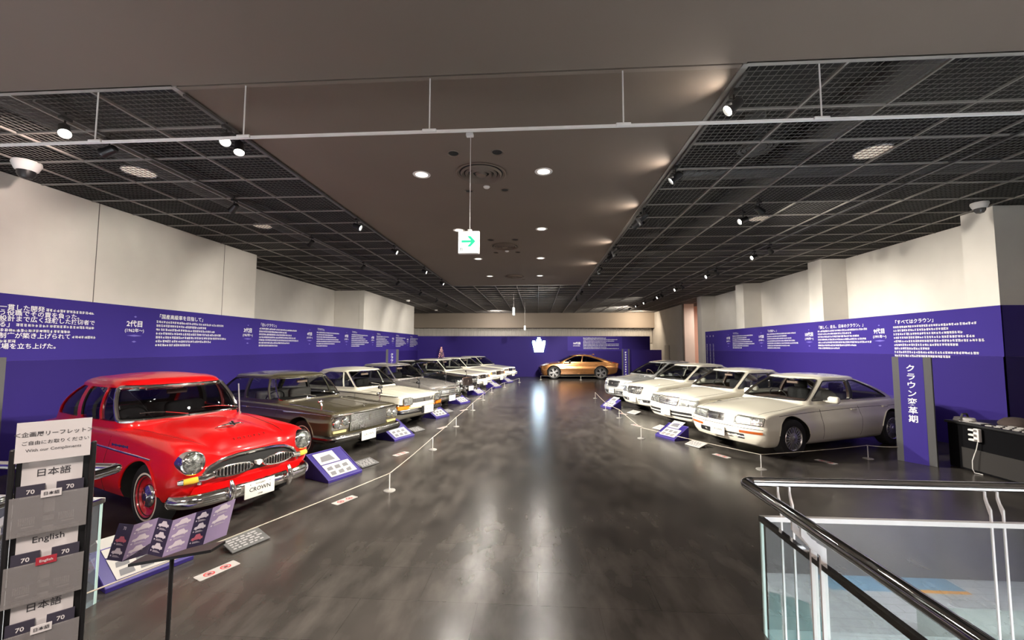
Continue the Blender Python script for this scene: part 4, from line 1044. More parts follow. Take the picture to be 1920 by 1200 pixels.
# polished dark vinyl planks, worn and mottled
def floor_mat():
    m = bpy.data.materials.new('gallery floor'); m.use_nodes = True; nt = m.node_tree; b = nt.nodes['Principled BSDF']
    N = nt.nodes.new; Lk = nt.links.new
    tc = N('ShaderNodeTexCoord')
    def noise(sc, det, sx=1., sy=1.):
        n = N('ShaderNodeTexNoise'); n.inputs['Scale'].default_value = sc; n.inputs['Detail'].default_value = det
        mp = N('ShaderNodeMapping'); mp.inputs['Scale'].default_value = (sx, sy, 1); Lk(tc.outputs['Object'], mp.inputs[0]); Lk(mp.outputs[0], n.inputs['Vector']); return n.outputs['Fac']
    def mix(f, a, c, blend='MIX'):
        q = N('ShaderNodeMixRGB'); q.blend_type = blend
        for k, v in ((0, f), (1, a), (2, c)):
            if isinstance(v, float): q.inputs[k].default_value = v
            elif isinstance(v, tuple): q.inputs[k].default_value = (*v, 1)
            else: Lk(v, q.inputs[k])
        return q.outputs[0]
    def cont(f, k, off):
        q = N('ShaderNodeMath'); q.operation = 'MULTIPLY_ADD'; q.inputs[1].default_value = k; q.inputs[2].default_value = off; q.use_clamp = True; Lk(f, q.inputs[0]); return q.outputs[0]
    c = mix(cont(noise(1.1, 4., 1., .8), 1.6, -.35), (.022, .020, .018), (.072, .064, .057))
    c = mix(cont(noise(3.2, 4., 1.6, .6), 1.7, -.72), c, (.12, .108, .096))
    br = N('ShaderNodeTexBrick'); br.inputs['Scale'].default_value = 1.; br.inputs['Mortar Size'].default_value = .0015; br.inputs['Brick Width'].default_value = .92; br.inputs['Row Height'].default_value = .46
    br.inputs['Color1'].default_value = (1, 1, 1, 1); br.inputs['Color2'].default_value = (.86, .86, .86, 1); br.inputs['Mortar'].default_value = (.6, .6, .6, 1)
    Lk(tc.outputs['Object'], br.inputs['Vector'])
    Lk(mix(1., c, br.outputs[0], 'MULTIPLY'), b.inputs['Base Color'])
    q = N('ShaderNodeMath'); q.operation = 'MULTIPLY_ADD'; q.inputs[1].default_value = .09; q.inputs[2].default_value = .195; Lk(noise(2.4, 3.), q.inputs[0]); mx_ = N('ShaderNodeMath'); mx_.operation = 'MINIMUM'; mx_.inputs[1].default_value = .245; Lk(q.outputs[0], mx_.inputs[0]); Lk(mx_.outputs[0], b.inputs['Roughness'])
    b.inputs['Specular IOR Level'].default_value = .55
    MATS['gallery floor'] = m
floor_mat()
def struct(name, b, m, parent=None, **k): return tag(b.build(name, m, parent, k.get('smooth', 0)), kind=None if parent else 'structure')
M_ = MATS
RX, LX, RY = 1.47, -3.29, 3.08                    # wells: near edge right, near edge left, far edge
# floor slab with the two stair wells left open
b = MB(); T = .45
for x0, x1, y0, y1 in ((-11, 12, RY-.012, 33), (LX-.08, RX+.08, -7, RY-.012), (-11, LX-.08, -7, -6.2), (RX+.08, 12, -7, -6.2), (-11, -8, -6.2, RY-.012), (6.6, 12, -6.2, RY-.012)):
    b.bbox((x0, y0, -T), (x1, y1, 0))
struct('floor', b, M_['gallery floor'])
# --- walls
def wall(name, boxes, m='white wall'):
    b = MB()
    for a, c in boxes: b.bbox(a, c)
    return struct(name, b, M_[m])
wall('wall_left', [((XL-.25, -7, 0), (XL-.02, 11.12, H)), ((-9.8, 10.9, 0), (-9.55, 18.7, H)), ((-9.54, 10.95, 0), (XL-.26, 11.11, H)), ((-9.54, 18.46, 0), (XL-.26, 18.6, H)), ((XL-.25, 18.45, 0), (XL-.02, 26.2, H)),
                   ((-11, 26.05, 0), (XL-.26, 26.19, H)), ((-11.1, 26.0, 0), (-11, 32, H))])
b = MB()
for y in (6.88, 9.91): b.bbox((XL-.02, y-.006, BT), (XL-.017, y+.006, H))
struct('trim_1', b, M_['joint'])
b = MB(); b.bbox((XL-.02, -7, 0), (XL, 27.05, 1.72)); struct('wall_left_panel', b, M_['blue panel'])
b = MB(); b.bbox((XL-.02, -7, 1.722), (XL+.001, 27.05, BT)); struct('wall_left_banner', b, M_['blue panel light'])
# right side: wall set back behind four piers
boxes = [((9.15, 7.9, 0), (9.4, 21.9, H))]
for y0, y1 in ((7.92, 8.5), (12.5, 13.1), (17.1, 17.75), (21.4, 21.95)): boxes.append(((XR+.02, y0, 0), (9.2, y1, H)))
boxes += [((9.2, 7.93, 0), (12, 8.1, H)), ((11.8, -7, 0), (12, 8, H))]
wall('wall_right', boxes)
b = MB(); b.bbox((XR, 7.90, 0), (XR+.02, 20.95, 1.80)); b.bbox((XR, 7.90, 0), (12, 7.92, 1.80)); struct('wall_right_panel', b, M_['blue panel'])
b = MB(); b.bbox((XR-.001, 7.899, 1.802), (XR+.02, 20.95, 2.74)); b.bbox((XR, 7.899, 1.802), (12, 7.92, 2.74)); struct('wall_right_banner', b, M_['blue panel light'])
# beyond: lobby walls on the right, pink corridor, back wall
wall('wall_right_far', [((8.9, 25.2, 0), (9.1, 32.2, H)), ((9.1, 25.2, 0), (9.5, 25.35, H))])
wall('wall_corridor', [((11.6, 21.9, 0), (11.8, 27, H)), ((9.1, 26.8, 0), (11.8, 27, H)), ((9.3, 21.8, 0), (11.8, 21.95, H))], 'pink wall')
wall('wall_back', [((-11, 32, 0), (9.1, 32.2, 2.8))])
b = MB(); b.bbox((-11, 31.4, 3.44), (8.9, 32.1, H)); struct('wall_back_soffit', b, M_['back soffit'])
b = MB(); ring = [(-11+.05*i, 31.9+(.03 if i % 2 else 0)) for i in range(398)]
b.add([(x, y, 2.3) for x, y in ring]+[(x, y, 3.46) for x, y in ring], [(i, i+1, 398+i+1, 398+i) for i in range(397)]); tag(b.build('curtain', M_['corrugated'], None, 0), 'pale pleated curtain band along the top of the back wall', 'curtain')
wall('wall_front', [((-11, -7.1, -4.3), (12, -6.9, H))], 'gallery grey')
# blue partition in front of the back wall
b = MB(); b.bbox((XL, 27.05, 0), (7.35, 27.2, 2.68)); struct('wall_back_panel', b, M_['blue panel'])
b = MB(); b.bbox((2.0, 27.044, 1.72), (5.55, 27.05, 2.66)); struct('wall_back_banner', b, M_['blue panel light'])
b = MB(); b.bbox((5.75, 25.45, 0), (7.6, 25.55, 1.80)); tag(b.build('partition_board', M_['blue panel'], None, 0), 'low dark blue board with faint lettering at the end of the back wall', 'board')
# door in the white side wall at the far right
b = MB(); b.bbox((8.86, 28.0, 0), (8.9, 29.0, 2.1)); d = struct('door_1', b, M_['corrugated']); b = MB(); b.rbox((8.83, 28.12, 1.0), (.05, .12, .03), .01); b.build('door_handle', M_['steel'], d)
b = MB(); b.bbox((8.84, 25.15, 0), (8.9, 25.35, H)); struct('trim_2', b, M_['grey metal'])

# --- ceilings
b = MB(); b.bbox((-11, -7, H), (12, YE, H+.3)); struct('ceiling', b, M_['plaster'])
b = MB(); b.bbox((SX0, YE+.02, H), (SX1, SY1, H+.3)); struct('ceiling_strip', b, M_['plaster'])
b = MB(); b.bbox((-11, YE, 5.35), (12, 33, 5.45)); struct('ceiling_plenum', b, M_['plenum'])
GRID = []     # regions of open mesh ceiling
for x0, x1, y0, y1 in ((-11, SX0, YE, 32), (SX1, 12, YE, 32), (SX0, SX1, SY1, 32)): GRID.append((x0, x1, y0, y1))
b = MB(); w = .012
for gi, (x0, x1, y0, y1) in enumerate(GRID):
    n = int((x1-x0)/.075)
    for i in range(n+1):
        x = x0+(x1-x0)*i/n; b.bbox((x-.0025, y0, H+.012), (x+.0025, y1, H+.018))
    n = int((y1-y0)/.076)
    for i in range(n+1):
        y = y0+(y1-y0)*i/n; b.bbox((x0, y-.0025, H+.018), (x1, y+.0025, H+.024))
struct('ceiling_mesh', b, M_['mesh wire'])
b = MB()
xs = [SX0-.92*i for i in range(8)]+[SX1+.92*i for i in range(11)]
for x in xs:
    big = abs(x-SX0) < .01 or abs(x-SX1) < .01
    b.bbox((x-(.03 if big else .012), YE, H-.012), (x+(.03 if big else .012), 32, H+.012))
for k, x in enumerate([SX0+.94*i for i in range(1, 6)]): b.bbox((x-.012, SY1, H-.012), (x+.012, 32, H+.012))
y = YE
n = 0
while y < 32:
    for x0, x1, y0, y1 in GRID:
        if y0-.01 <= y: b.bbox((x0, y-.012, H-.010), (x1, y+.012, H+.010))
    y += .755
for x0, x1, y in ((-11, SX0, YE), (SX1, 12, YE), (SX0, SX1, SY1)): b.bbox((x0, y-.012, H-.014), (x1, y+.03, H+.02))
struct('ceiling_grid', b, M_['grid bar'])
# ducts and pipes above the mesh
def duct(pts, r, label):
    tag(MB().tube(pts, r, 12).build('duct', M_['grey metal'], None), label, 'duct', 'ducts above the mesh ceiling')
duct([(4.2, YE+.3, 5.13), (4.2, 30, 5.13)], .2, 'round duct above the mesh ceiling on the right of the strip'); duct([(-6.6, YE+.3, 5.13), (-6.6, 30, 5.13)], .2, 'round duct above the mesh ceiling on the left of the strip')
duct([(SX1+.4, 6.6, 4.8), (11, 6.6, 4.8)], .11, 'cross duct above the mesh, near the ring speaker'); duct([(SX1+.4, 12.2, 4.8), (11, 12.2, 4.8)], .11, 'cross duct above the mesh, further down the right bay')

# --- smoke barrier: glass hung from the ceiling edge
sb = empty('smoke_barrier', (0, YE+.06, H), label='clear glass smoke barrier hung across the ceiling with white rods', cat='glass barrier')
b = MB(); zb = 4.07; b.bbox((-10.5, -.004, zb-H), (11.5, .004, -.01)); b.build('glass_panel', glass('barrier glass', (.95, .95, .94), .02, .0, .03, .02, (.4, .36, .32)), sb, 0)
b = MB(); b.bbox((-10.5, -.012, zb-H-.015), (11.5, .012, zb-H+.008)); b.build('bottom_rail', M_['white plastic'], sb, 0)
for x in (-6.9, -4.55, -2.95, -1.05, .82, 2.62, 4.4, 6.3, 8.2):
    b = MB(); b.cyl((x, -.016, zb-H), (x, -.016, -.0), .007, 8); b.build('rod', M_['white plastic'], sb); b = MB(); b.rbox((x, -.016, zb-H+.0), (.14, .03, .03), .008); b.build('rod_clip', M_['white plastic'], sb)

# ------------------------------------------------------------------ ceiling fittings
for i, (x, y) in enumerate([(x, y) for y in (5.97, 8.95, 11.95, 14.95) for x in (-1.77, .10)]):
    o = empty('downlight', (x, y, H), label='round recessed downlight, %s from the exit sign, %s row' % (('first', 'second', 'third', 'fourth')[i//2], 'left' if i % 2 == 0 else 'right'), cat='downlight', group='downlights in the plain ceiling strip')
    MB().lathe([(.095, -.002), (.13, -.006), (.135, -.0), (.13, .01)], 28, None, False).build('rim', M_['white plastic'], o)
    MB().lathe([(.001, .0), (.098, -.001)], 28, None, False).build('diffuser', M_['downlight glow'], o)
    l = area_light('downlight_lamp', (x, y, H-.03), (x, y, 0), .18, P_DOWN); 
for i, y in enumerate((5.98, 10.48, 15.01)):
    o = empty('air_diffuser', (-.85, y, H), label='round ringed air diffuser in the plain ceiling, %s from the exit sign' % ('first', 'second', 'third')[i], cat='air diffuser', group='air diffusers in the plain ceiling')
    for r in (.33, .26, .19, .12):
        MB().lathe([(r, .0), (r+.035, -.02-.02*(r < .3)), (r+.055, -.012), (r+.04, .0)], 36, None, False).build('ring', M_['plaster'], o)
    MB().lathe([(.001, -.05), (.07, -.04), (.09, -.01)], 24, None, False).build('centre_cone', M_['plaster'], o)
    MB().lathe([(.001, -.001), (.36, -.001)], 32, None, False).build('throat', M_['dark gap'], o)
    for j, (dx, dy, r, k) in enumerate(((-.29, -.66, .085, 0), (.31, -.66, .085, 0), (.02, .51, .055, 1), (-.30, .68, .07, 0), (.31, .67, .07, 0))):
        if i == 2 and j < 4: continue
        if k: q = MB().lathe([(.001, -.03), (r*.7, -.028), (r, -.012), (r, .0)], 20, None, False).build('smoke_detector', M_['white plastic'], None); q.location = (-.85+dx, y+dy, H); tag(q, 'small white smoke detector beyond the %s air diffuser' % ('first', 'second', 'third')[i], 'smoke detector', 'smoke detectors')
        else:
            q = empty('recessed_lamp', (-.85+dx, y+dy, H), label='dark unlit recessed lamp %s of the %s air diffuser, %s side' % ('in front' if dy < 0 else 'beyond', ('first', 'second', 'third')[i], 'left' if dx < 0 else 'right'), cat='recessed lamp', group='unlit recessed lamps around the air diffusers')
            MB().lathe([(r*.8, -.001), (r, -.012), (r*1.06, .0)], 24, None, False).build('rim', M_['plaster'], q); MB().lathe([(.001, -.001), (r*.8, -.002)], 20, None, False).build('opening', M_['dark gap'], q)
# speakers and discs in the mesh bays
for x, y, r, l in ((-6.11, 5.7, .20, 'round white ceiling speaker in the left mesh bay, nearest the dome camera'), (-6.1, 8.5, .17, 'round white ceiling speaker in the left mesh bay, further from the dome camera'),
                   (4.59, 5.68, .20, 'large round white ceiling speaker in the right mesh bay'), (4.6, 8.57, .17, 'round white ceiling speaker beside a lit spotlight in the right mesh bay')):
    o = empty('ceiling_speaker', (x, y, H+.03), label=l, cat='ceiling speaker', group='ceiling speakers in the mesh bays')
    MB().lathe([(r, .0), (r+.015, -.003), (r+.015, .012)], 32, None, False).build('rim', M_['white plastic'], o); MB().lathe([(.001, -.002), (r, .0)], 32, None, False).build('grille', mat('speaker face glow', (.8, .72, .62), .7, emit=(.9, .75, .6), estr=.45), o)  # speaker face given a faint glow to keep it bright, not a lamp
for x, y, l in ((3.13, 5.81, 'ring-shaped ceiling outlet above the right mesh, beside the large speaker'), (2.96, 10.38, 'ring-shaped ceiling outlet above the right mesh, further down the hall')):
    o = empty('ring_outlet', (x, y, H+.2), label=l, cat='air outlet', group='ring outlets above the right mesh'); 
    for r in (.14, .21): MB().lathe([(r, .0), (r+.03, -.02), (r+.05, .0)], 30, None, False).build('ring', M_['grey metal'], o)
    MB().cyl((0, 0, 0), (0, 0, .56), .13, 20).build('neck', M_['grey metal'], o)
for i, (x, y, z, s, l) in enumerate(((-7.32, 5.22, H, 1.25, 'white dome camera with dark bubble above the left wall'), (7.91, 8.09, H, 1.0, 'white dome camera beside the near right pier'), (-7.3, 22.4, H, .9, 'small white dome camera near the far end of the left wall'), (-7.2, 28.4, H, .9, 'small white dome camera in front of the brown back soffit'))):
    o = empty('dome_camera', (x, y, z), label=l, cat='security camera', group='dome cameras')
    if i == 1: o.location.x = 8.05; o.location.y = 7.75
    MB().lathe([(.001, 0), (.12*s, 0), (.125*s, -.03*s), (.095*s, -.10*s), (.08*s, -.11*s)], 28, None, False).build('housing', M_['white plastic'], o)
    MB().lathe([(.08*s, -.10*s), (.075*s, -.15*s), (.05*s, -.19*s), (.001, -.205*s)], 24, None, False).build('dome', M_['black metal'] if i != 1 else mat('smoke dome', (.08, .08, .08), .1), o)
# lighting tracks and spotlights
def track(name, x, y0, y1, label): b = MB(); b.bbox((x-.016, y0, H-.045), (x+.016, y1, H-.021)); return tag(b.build(name, M_['grey metal'], None, 0), label, 'lighting track', 'lighting tracks')
track('lighting_track', 1.99, YE+.1, 25, 'black lighting track along the edge of the plain ceiling strip, right'); track('lighting_track', -3.66, YE+.1, 17, 'black lighting track along the edge of the plain ceiling strip, left')
track('lighting_track', 5.85, YE+.1, 30, 'black lighting track in the right mesh bay'); track('lighting_track', -5.35, YE+.1, 26, 'black lighting track in the left mesh bay')
def spot(x, y, aim, power, label, group, cone=50, lit=True, col=(1, .93, .82), z=4.40, soft=.05, blend=.6):
    o = empty('track_spotlight', (x, y, 0), label=label, cat='spotlight', group=group)
    d = (Vector(aim)-Vector((x, y, z))).normalized(); p = Vector((0, 0, z))
    q = d.to_track_quat('Z', 'Y').to_matrix().to_4x4(); q.translation = p
    b = MB(); b.rbox((0, 0, H-.065), (.05, .12, .04), .008); b.cyl((0, 0, H+.01), (0, 0, z+.06), .010, 8); b.build('bracket', M_['black metal'], o)
    MB().lathe([(.001, -.09), (.035, -.09), (.05, -.075), (.052, .04), (.062, .06), (.062, .085), (.056, .085), (.054, .06)], 20, q, False).build('housing', M_['black metal'], o)
    MB().lathe([(.001, .062), (.054, .062)], 20, q, False).build('lens', M_['lens glow'] if lit else M_['alloy'], o)
    if power:
        l = bpy.data.lights.new('spot', 'SPOT'); l.energy = power; l.spot_size = rad(cone); l.spot_blend = blend; l.shadow_soft_size = soft; l.color = col
        lo = bpy.data.objects.new('spot_lamp', l); COL.objects.link(lo); lo.parent = o; lo.location = p+d*.12; lo.rotation_euler = d.to_track_quat('-Z', 'Y').to_euler()
    return o
# ------------------------------------------------------------------ spotlights
ORD = ['first', 'second', 'third', 'fourth', 'fifth', 'sixth', 'seventh', 'eighth', 'ninth', 'tenth', 'eleventh']
G1 = 'spotlights along the right edge of the plain strip'
for i, (y, a, p) in enumerate(((4.08, (-2.6, 4.2, .7), 1), (5.82, (-3.0, 6.9, .6), 1), (7.6, (-2.9, 9.8, .6), 1), (8.1, (-2.8, 12.6, .6), 1), (10.25, (-2.8, 15.3, .6), 1), (11.3, (-2.6, 18, .6), 1), (12.86, (-2.4, 20.6, .6), 1), (15.2, (-2.2, 23.2, .6), 1), (18.26, (0, 25.9, .8), .8), (20.7, (3.2, 25.9, .8), .8))):
    spot(1.99, y, a, P_CAR*p, 'black spotlight on the strip edge above the right bay, %s from the barrier' % ORD[i], G1, 62, True)
    if i in (0, 1, 2, 4, 6):      # the side spill that grazes the strip beside the head
        spot_l = area_light('spill_lamp', (1.99-.04, y-.02, 4.42), (1.99-1.2, y-.15, 4.62), .10, 6.0, (1, .90, .78), spread=rad(115))
G2 = 'spotlights along the left edge of the plain strip'
for i, (y, a, p) in enumerate(((4.41, (-2.0, 1.7, 1.0), .15), (4.62, (-2.4, 3.2, .4), .2), (7.9, (4.4, 8.4, 1.0), 2.2), (10.06, (3.9, 10.5, .9), 1.9), (12.84, (3.6, 12.9, .9), 1.9), (15.26, (3.3, 15.1, .9), 1.6))):
    spot(-3.66, y, a, P_CAR*p, 'black spotlight on the strip edge above the left bay, %s from the barrier' % ORD[i], G2, 56)
G3 = 'spotlights on the left bay track'
for i, (y, a) in enumerate(((6.7, (XL, 7.6, 2.4)), (9.16, (XL, 10.9, 2.3)), (12.05, (XL, 14., 2.3)), (15.16, (XL, 17.2, 2.3)), (18.2, (XL, 20, 2.3)), (21.2, (XL, 23, 2.3)), (23.6, (XL, 25.6, 2.3)))):
    spot(-5.35, y, a, P_WALL*(.8 if i < 3 else 1), 'dark spotlight on the left bay track, %s from the dome camera' % ORD[i], G3, 95, False)
spot(-5.35, 4.12, (-2.4, 2.2, .8), P_WALL*.6, 'bright spotlight in the left bay close to the glass barrier', None, 60)
G4 = 'spotlights in the right bay'
for i, (x, y, a, p) in enumerate(((3.95, 7.33, (XR, 9.6, 2.2), 1), (5.85, 10.45, (XR, 12.4, 2.2), 1), (5.85, 13.51, (XR, 15.2, 2.2), 1), (5.85, 16.68, (XR, 18.2, 2.2), 1), (5.85, 19.38, (XR, 20.5, 2.2), .9), (5.95, 20.9, (2.6, 26, 1.2), 1.6), (5.85, 25.97, (4, 31.9, 3.5), 2.5))):
    spot(x, y, a, P_WALL*p, 'spotlight hung in the right mesh bay, %s from the glass barrier' % ORD[i], G4, 95, False)
for i, (x, y, a, p) in enumerate(((3.95, 7.9, (-3.4, 7.3, .7), .7), (5.85, 11.2, (-3.2, 9.8, .7), .8), (5.85, 14.2, (-3.2, 12.6, .7), .8), (5.85, 17.4, (-3.0, 15.4, .7), .8), (5.9, 20.1, (-2.6, 18.2, .7), .8), (5.9, 22.6, (-2.2, 21, .7), .8), (5.9, 24.4, (-1.8, 23.8, .7), .7))):
    spot(x, y, a, P_CAR*p, 'lit spotlight in the right mesh bay turned towards the older cars, %s from the barrier' % ORD[i], G4, 44)
# unseen fill lamps added behind the camera, general lamps at the far end
area_light('lobby_fill', (-4.5, -3.5, 4.5), (-4.5, -3.0, 0), 1.5, 260, (1, .70, .60)); area_light('lobby_fill', (5, -3.5, 4.5), (5, -3., 0), 1.5, 120, (1, .86, .76))
area_light('corridor_lamp', (10.6, 24, 4.4), (10.6, 24, 0), .8, 160, (1, .78, .66)); area_light('far_lamp', (7.5, 29.5, 4.3), (7, 31.5, 3), .8, 120, (1, .82, .62)); area_light('far_lamp', (-3, 29, 4.4), (-3, 31, 2.0), 1.0, 90, (1, .92, .84))
area_light('lobby_fill', (-.6, -1.2, 4.5), (-.6, -.9, 0), 1.2, 260, (1, .84, .74))  # unseen fill lamp added to brighten the near floor
spot(-5.35, 4.6, (XL, 4.3, 3.2), P_WALL*1.1, 'added dark spotlight brightening the left wall right behind the glass barrier', None, 110, False, (1, .82, .74))  # washer head added to brighten the near end of the left wall
for i, (y, a) in enumerate(((7.85, (5, 8.5, 0)), (10.55, (4, 11.5, 0)), (11.05, (-3, 12, 0)), (13.15, (4, 14, 0)), (15.5, (4, 16, 0)))):
    spot(1.99, y, a, 0, 'black unlit spotlight above the right bay, %s of the unlit from the barrier' % ORD[i], G1, 50, False)
# the hall below, lit by daylight tubes
for x in (-6, 3, 9): area_light('lower_hall_lamp', (x, -2.5, -.6), (x, -3.6, -4.3), 2.5, P_LOW, (.93, .97, 1), 'SQUARE')

# ------------------------------------------------------------------ cars in their places
TL = 2.75
def fw(t): return (-math.cos(t), -math.sin(t))
red_car().place(-3.29, 4.64, fw(2.746)).root.scale = (1, 1, 1.03)
olive_car().place(-3.13, 7.47, fw(2.753))
cream_car().place(-2.80, 9.95, fw(2.75))
silver_car().place(-2.76, 12.65, fw(2.75))
black_car().place(-2.66, 15.45, fw(2.75))
white_boxy('white square-cut 1980s sedan with wide horizontal grille, just behind the black sedan', plate_y=.02).place(-2.45, 18.15, fw(2.75))
white_boxy('white square-cut 1980s sedan with narrow grille, second behind the black sedan', gw=.24, gz=(.55, .71)).place(-1.98, 21.0, fw(2.75))
white_boxy('white square-cut 1980s sedan farthest down its row, facing the gold car', gw=.26, gz=(.58, .70), dark=False).place(-1.55, 23.9, fw(2.75))
s140().place(3.46, 8.10, fw(.408))
s150().place(3.18, 10.35, fw(.40))
s170().place(2.92, 12.75, fw(.40))
s180().place(2.68, 14.95, fw(.40))
gold_car().place(.08, 25.95, (-1, 0))

# ------------------------------------------------------------------ boards, plaques, stickers, barrier
mat('board blue', (.026, .015, .15), .4); mat('board edge', (.10, .08, .28), .3); mat('paper', (.43, .415, .395), .6); mat('photo grey', (.14, .14, .15), .6); mat('photo dark', (.03, .03, .035), .6); mat('plaque grey', (.09, .09, .09), .5)
mat('sticker red', (.55, .03, .03), .6)
def info_board(p, d, label, seed, wd=.60, dp=.52, h=.33):
    """sloped board: p front corner on the floor, d direction of the front edge"""
    o = empty('info_board', (p[0], p[1], .002), math.atan2(d[1], d[0]), label, 'info board', 'sloped blue information boards')
    b = MB(); b.add([(0, 0, 0), (wd, 0, 0), (wd, dp, 0), (0, dp, 0), (0, 0, .03), (wd, 0, .03), (wd, dp, h), (0, dp, h)], [(3, 2, 1, 0), (4, 5, 6, 7), (0, 1, 5, 4), (1, 2, 6, 5), (2, 3, 7, 6), (3, 0, 4, 7)]); b.build('stand', M_['board blue'], o, 0)
    s = V(0, dp, h-.03).normalized(); n = s.cross(V(1, 0, 0))*-1; L = V(0, dp, h-.03).length; O = V(0, 0, .03)
    if n.z < 0: n = -n
    def P(u, v, k=.004): return O+V(u, 0, 0)+s*v+n*k
    b = MB(); b.tube([P(0, 0), P(wd, 0), P(wd, L), P(0, L)], .007, 6, True); b.build('frame', M_['board edge'], o)
    R_ = random.Random(seed); sheets = [(.10, .34, .42, .56)] if seed % 2 else [(.10, .36, .46, .57)]
    sheets = [(.08*wd/.6, .325, .42*wd/.6, .57), (.08*wd/.6, .05, .54*wd/.6, .305)]
    for i, (u0, v0, u1, v1) in enumerate(sheets):
        q = MB().quad(P(u0, v0, .006), P(u1, v0, .006), P(u1, v1, .006), P(u0, v1, .006)).build('printed_sheet', M_['paper'], o, 0, False)
        b = MB()
        if i == 0: 
            b.quad(P(u0+.04, v0+.05, .008), P(u1-.06, v0+.05, .008), P(u1-.09, v1-.07, .008), P(u0+.08, v1-.09, .008))
        else:
            for a in range(3):
                for c in range(2):
                    x = u0+.03+a*(u1-u0-.06)/3; y = v0+.025+c*.105
                    b.quad(P(x, y, .008), P(x+.10*R_.uniform(.8, 1), y, .008), P(x+.10, y+.075, .008), P(x+.01, y+.075*R_.uniform(.7, 1), .008))
        b.build('photograph', M_['photo grey'], q, 0, False)
    return o
dL = V(.42, .91, 0).normalized(); CN = ['red', 'olive brown', 'cream', 'grey', 'black', 'first white square-cut', 'second white square-cut', 'farthest white square-cut']
for i, (x, y) in enumerate(((-3.42, 3.14), (-2.99, 5.77), (-2.95, 8.35), (-2.75, 11.0), (-2.62, 13.8), (-2.42, 16.5), (-2.0, 19.35), (-1.6, 22.2))):
    info_board((x, y), dL, 'sloped blue info board on the floor before the %s car' % CN[i], i, **(dict(dp=.40, h=.20) if i == 0 else {}))
dR = V(.45, -.89, 0).normalized()
for i, (x, y, l) in enumerate(((2.60, 9.30, 'sloped info board on the floor beside the pearl sedan with amber bumper lamps'), (2.06, 13.62, 'sloped info board on the floor in front of the pale silver sedan'))):
    info_board((x, y), dR, l, i+3, .56, .40, .26)
def plaque(x, y, d, label, grp, w=.36, dp=.24, bright=False):
    o = empty('caption_plaque', (x, y, 0), math.atan2(d[1], d[0]), label, 'plaque', grp)
    M = Matrix.Rotation(rad(14), 4, 'X')
    b = MB(); b.rbox((0, dp/2, .012), (w, dp, .014), .004, M); b.box((0, dp-.03, .012), (w*.8, .02, .05)); b.build('plate', M_['plaque grey'] if not bright else M_['paper'], o)
    b = MB(); R_ = random.Random(int(y*10))
    for k in range(5):
        z = .021; u = -w*.42; 
        while u < w*.30: l = R_.uniform(.02, .06); v = .03+k*.036; b.add([M @ V(a, c, z) for a, c in ((u, v), (u+l, v), (u+l, v+.018), (u, v+.018))], [(0, 1, 2, 3)]); u += l+R_.uniform(.006, .03)
    b.build('lettering', mat('plaque text', (.34, .33, .33), .6) if not bright else M_['photo grey'], o, 0, False)
for i, (x, y) in enumerate(((-2.80, 3.95), (-2.74, 6.66), (-2.72, 9.40), (-2.60, 12.15), (-2.55, 15.0), (-2.3, 17.7), (-1.9, 20.5), (-1.4, 23.4))):
    plaque(x, y, dL, 'small dark caption plaque on the floor in front of the %s car' % CN[i], 'caption plaques on the floor')
for i, (x, y, l) in enumerate(((3.05, 8.38, 'pearl sedan with amber bumper lamps'), (2.86, 10.0, 'cream white sedan with fine mesh grille'), (2.75, 12.3, 'white sedan with vertical-slot grille'), (2.5, 14.6, 'pale silver sedan'))):
    plaque(x, y, dR, 'pale caption plaque on the floor before the %s' % l, 'pale caption plaques on the floor', bright=True)
for i, (x, y, r, l) in enumerate(((-2.80, 3.52, 1, 'white floor sticker with red no-touching marks below the brochure stand'), (-2.46, 5.18, 1, 'white floor sticker with red marks beside the olive car board'), (-2.50, 7.43, 0, 'white floor sticker in front of the olive car'), (-2.30, 9.87, 0, 'white floor sticker in front of the cream coupe'), (-2.28, 12.62, 0, 'white floor sticker in front of the grey sedan'), (-2.2, 15.4, 0, 'white floor sticker in front of the black sedan'),
        (3.32, 7.70, 0, 'white floor sticker in front of the pearl sedan with amber lamps'), (4.95, 7.44, 0, 'white floor sticker beside the front wheel of the pearl sedan'), (2.48, 10.49, 0, 'white floor sticker before the cream white mesh-grille sedan'), (2.51, 12.28, 0, 'white floor sticker before the vertical-slot grille sedan'))):
    d = dL if x < 0 else dR; o = empty('floor_sticker', (x, y, .0015), math.atan2(d[1], d[0]), l, 'floor sticker', 'white stickers on the floor')
    b = MB(); b.prism(rounded([(-.16, -.06), (.16, -.06), (.16, .06), (-.16, .06)], .012), 2, 0, .002); b.build('sheet', M_['paper'], o, 0)
    b = MB()
    for u in (-.065, .065):
        b.add([(u+q*math.cos(2*PI*k/20), q*math.sin(2*PI*k/20), .0028) for q in (.032, .042) for k in range(20)], [(k, (k+1) % 20, 20+(k+1) % 20, 20+k) for k in range(20)]); b.quad((u-.026, .018, .0028), (u-.018, .026, .0028), (u+.026, -.018, .0028), (u+.018, -.026, .0028))
    b.build('ban_mark', M_['sticker red'], o, 0, False)
    b = MB()
    for u in (-.065, .065): b.add([(u-.018, -.018, .0026), (u+.012, -.02, .0026), (u+.02, .012, .0026), (u-.004, .02, .0026)], [(0, 1, 2, 3)])
    b.build('hand_mark', M_['photo dark'], o, 0, False)
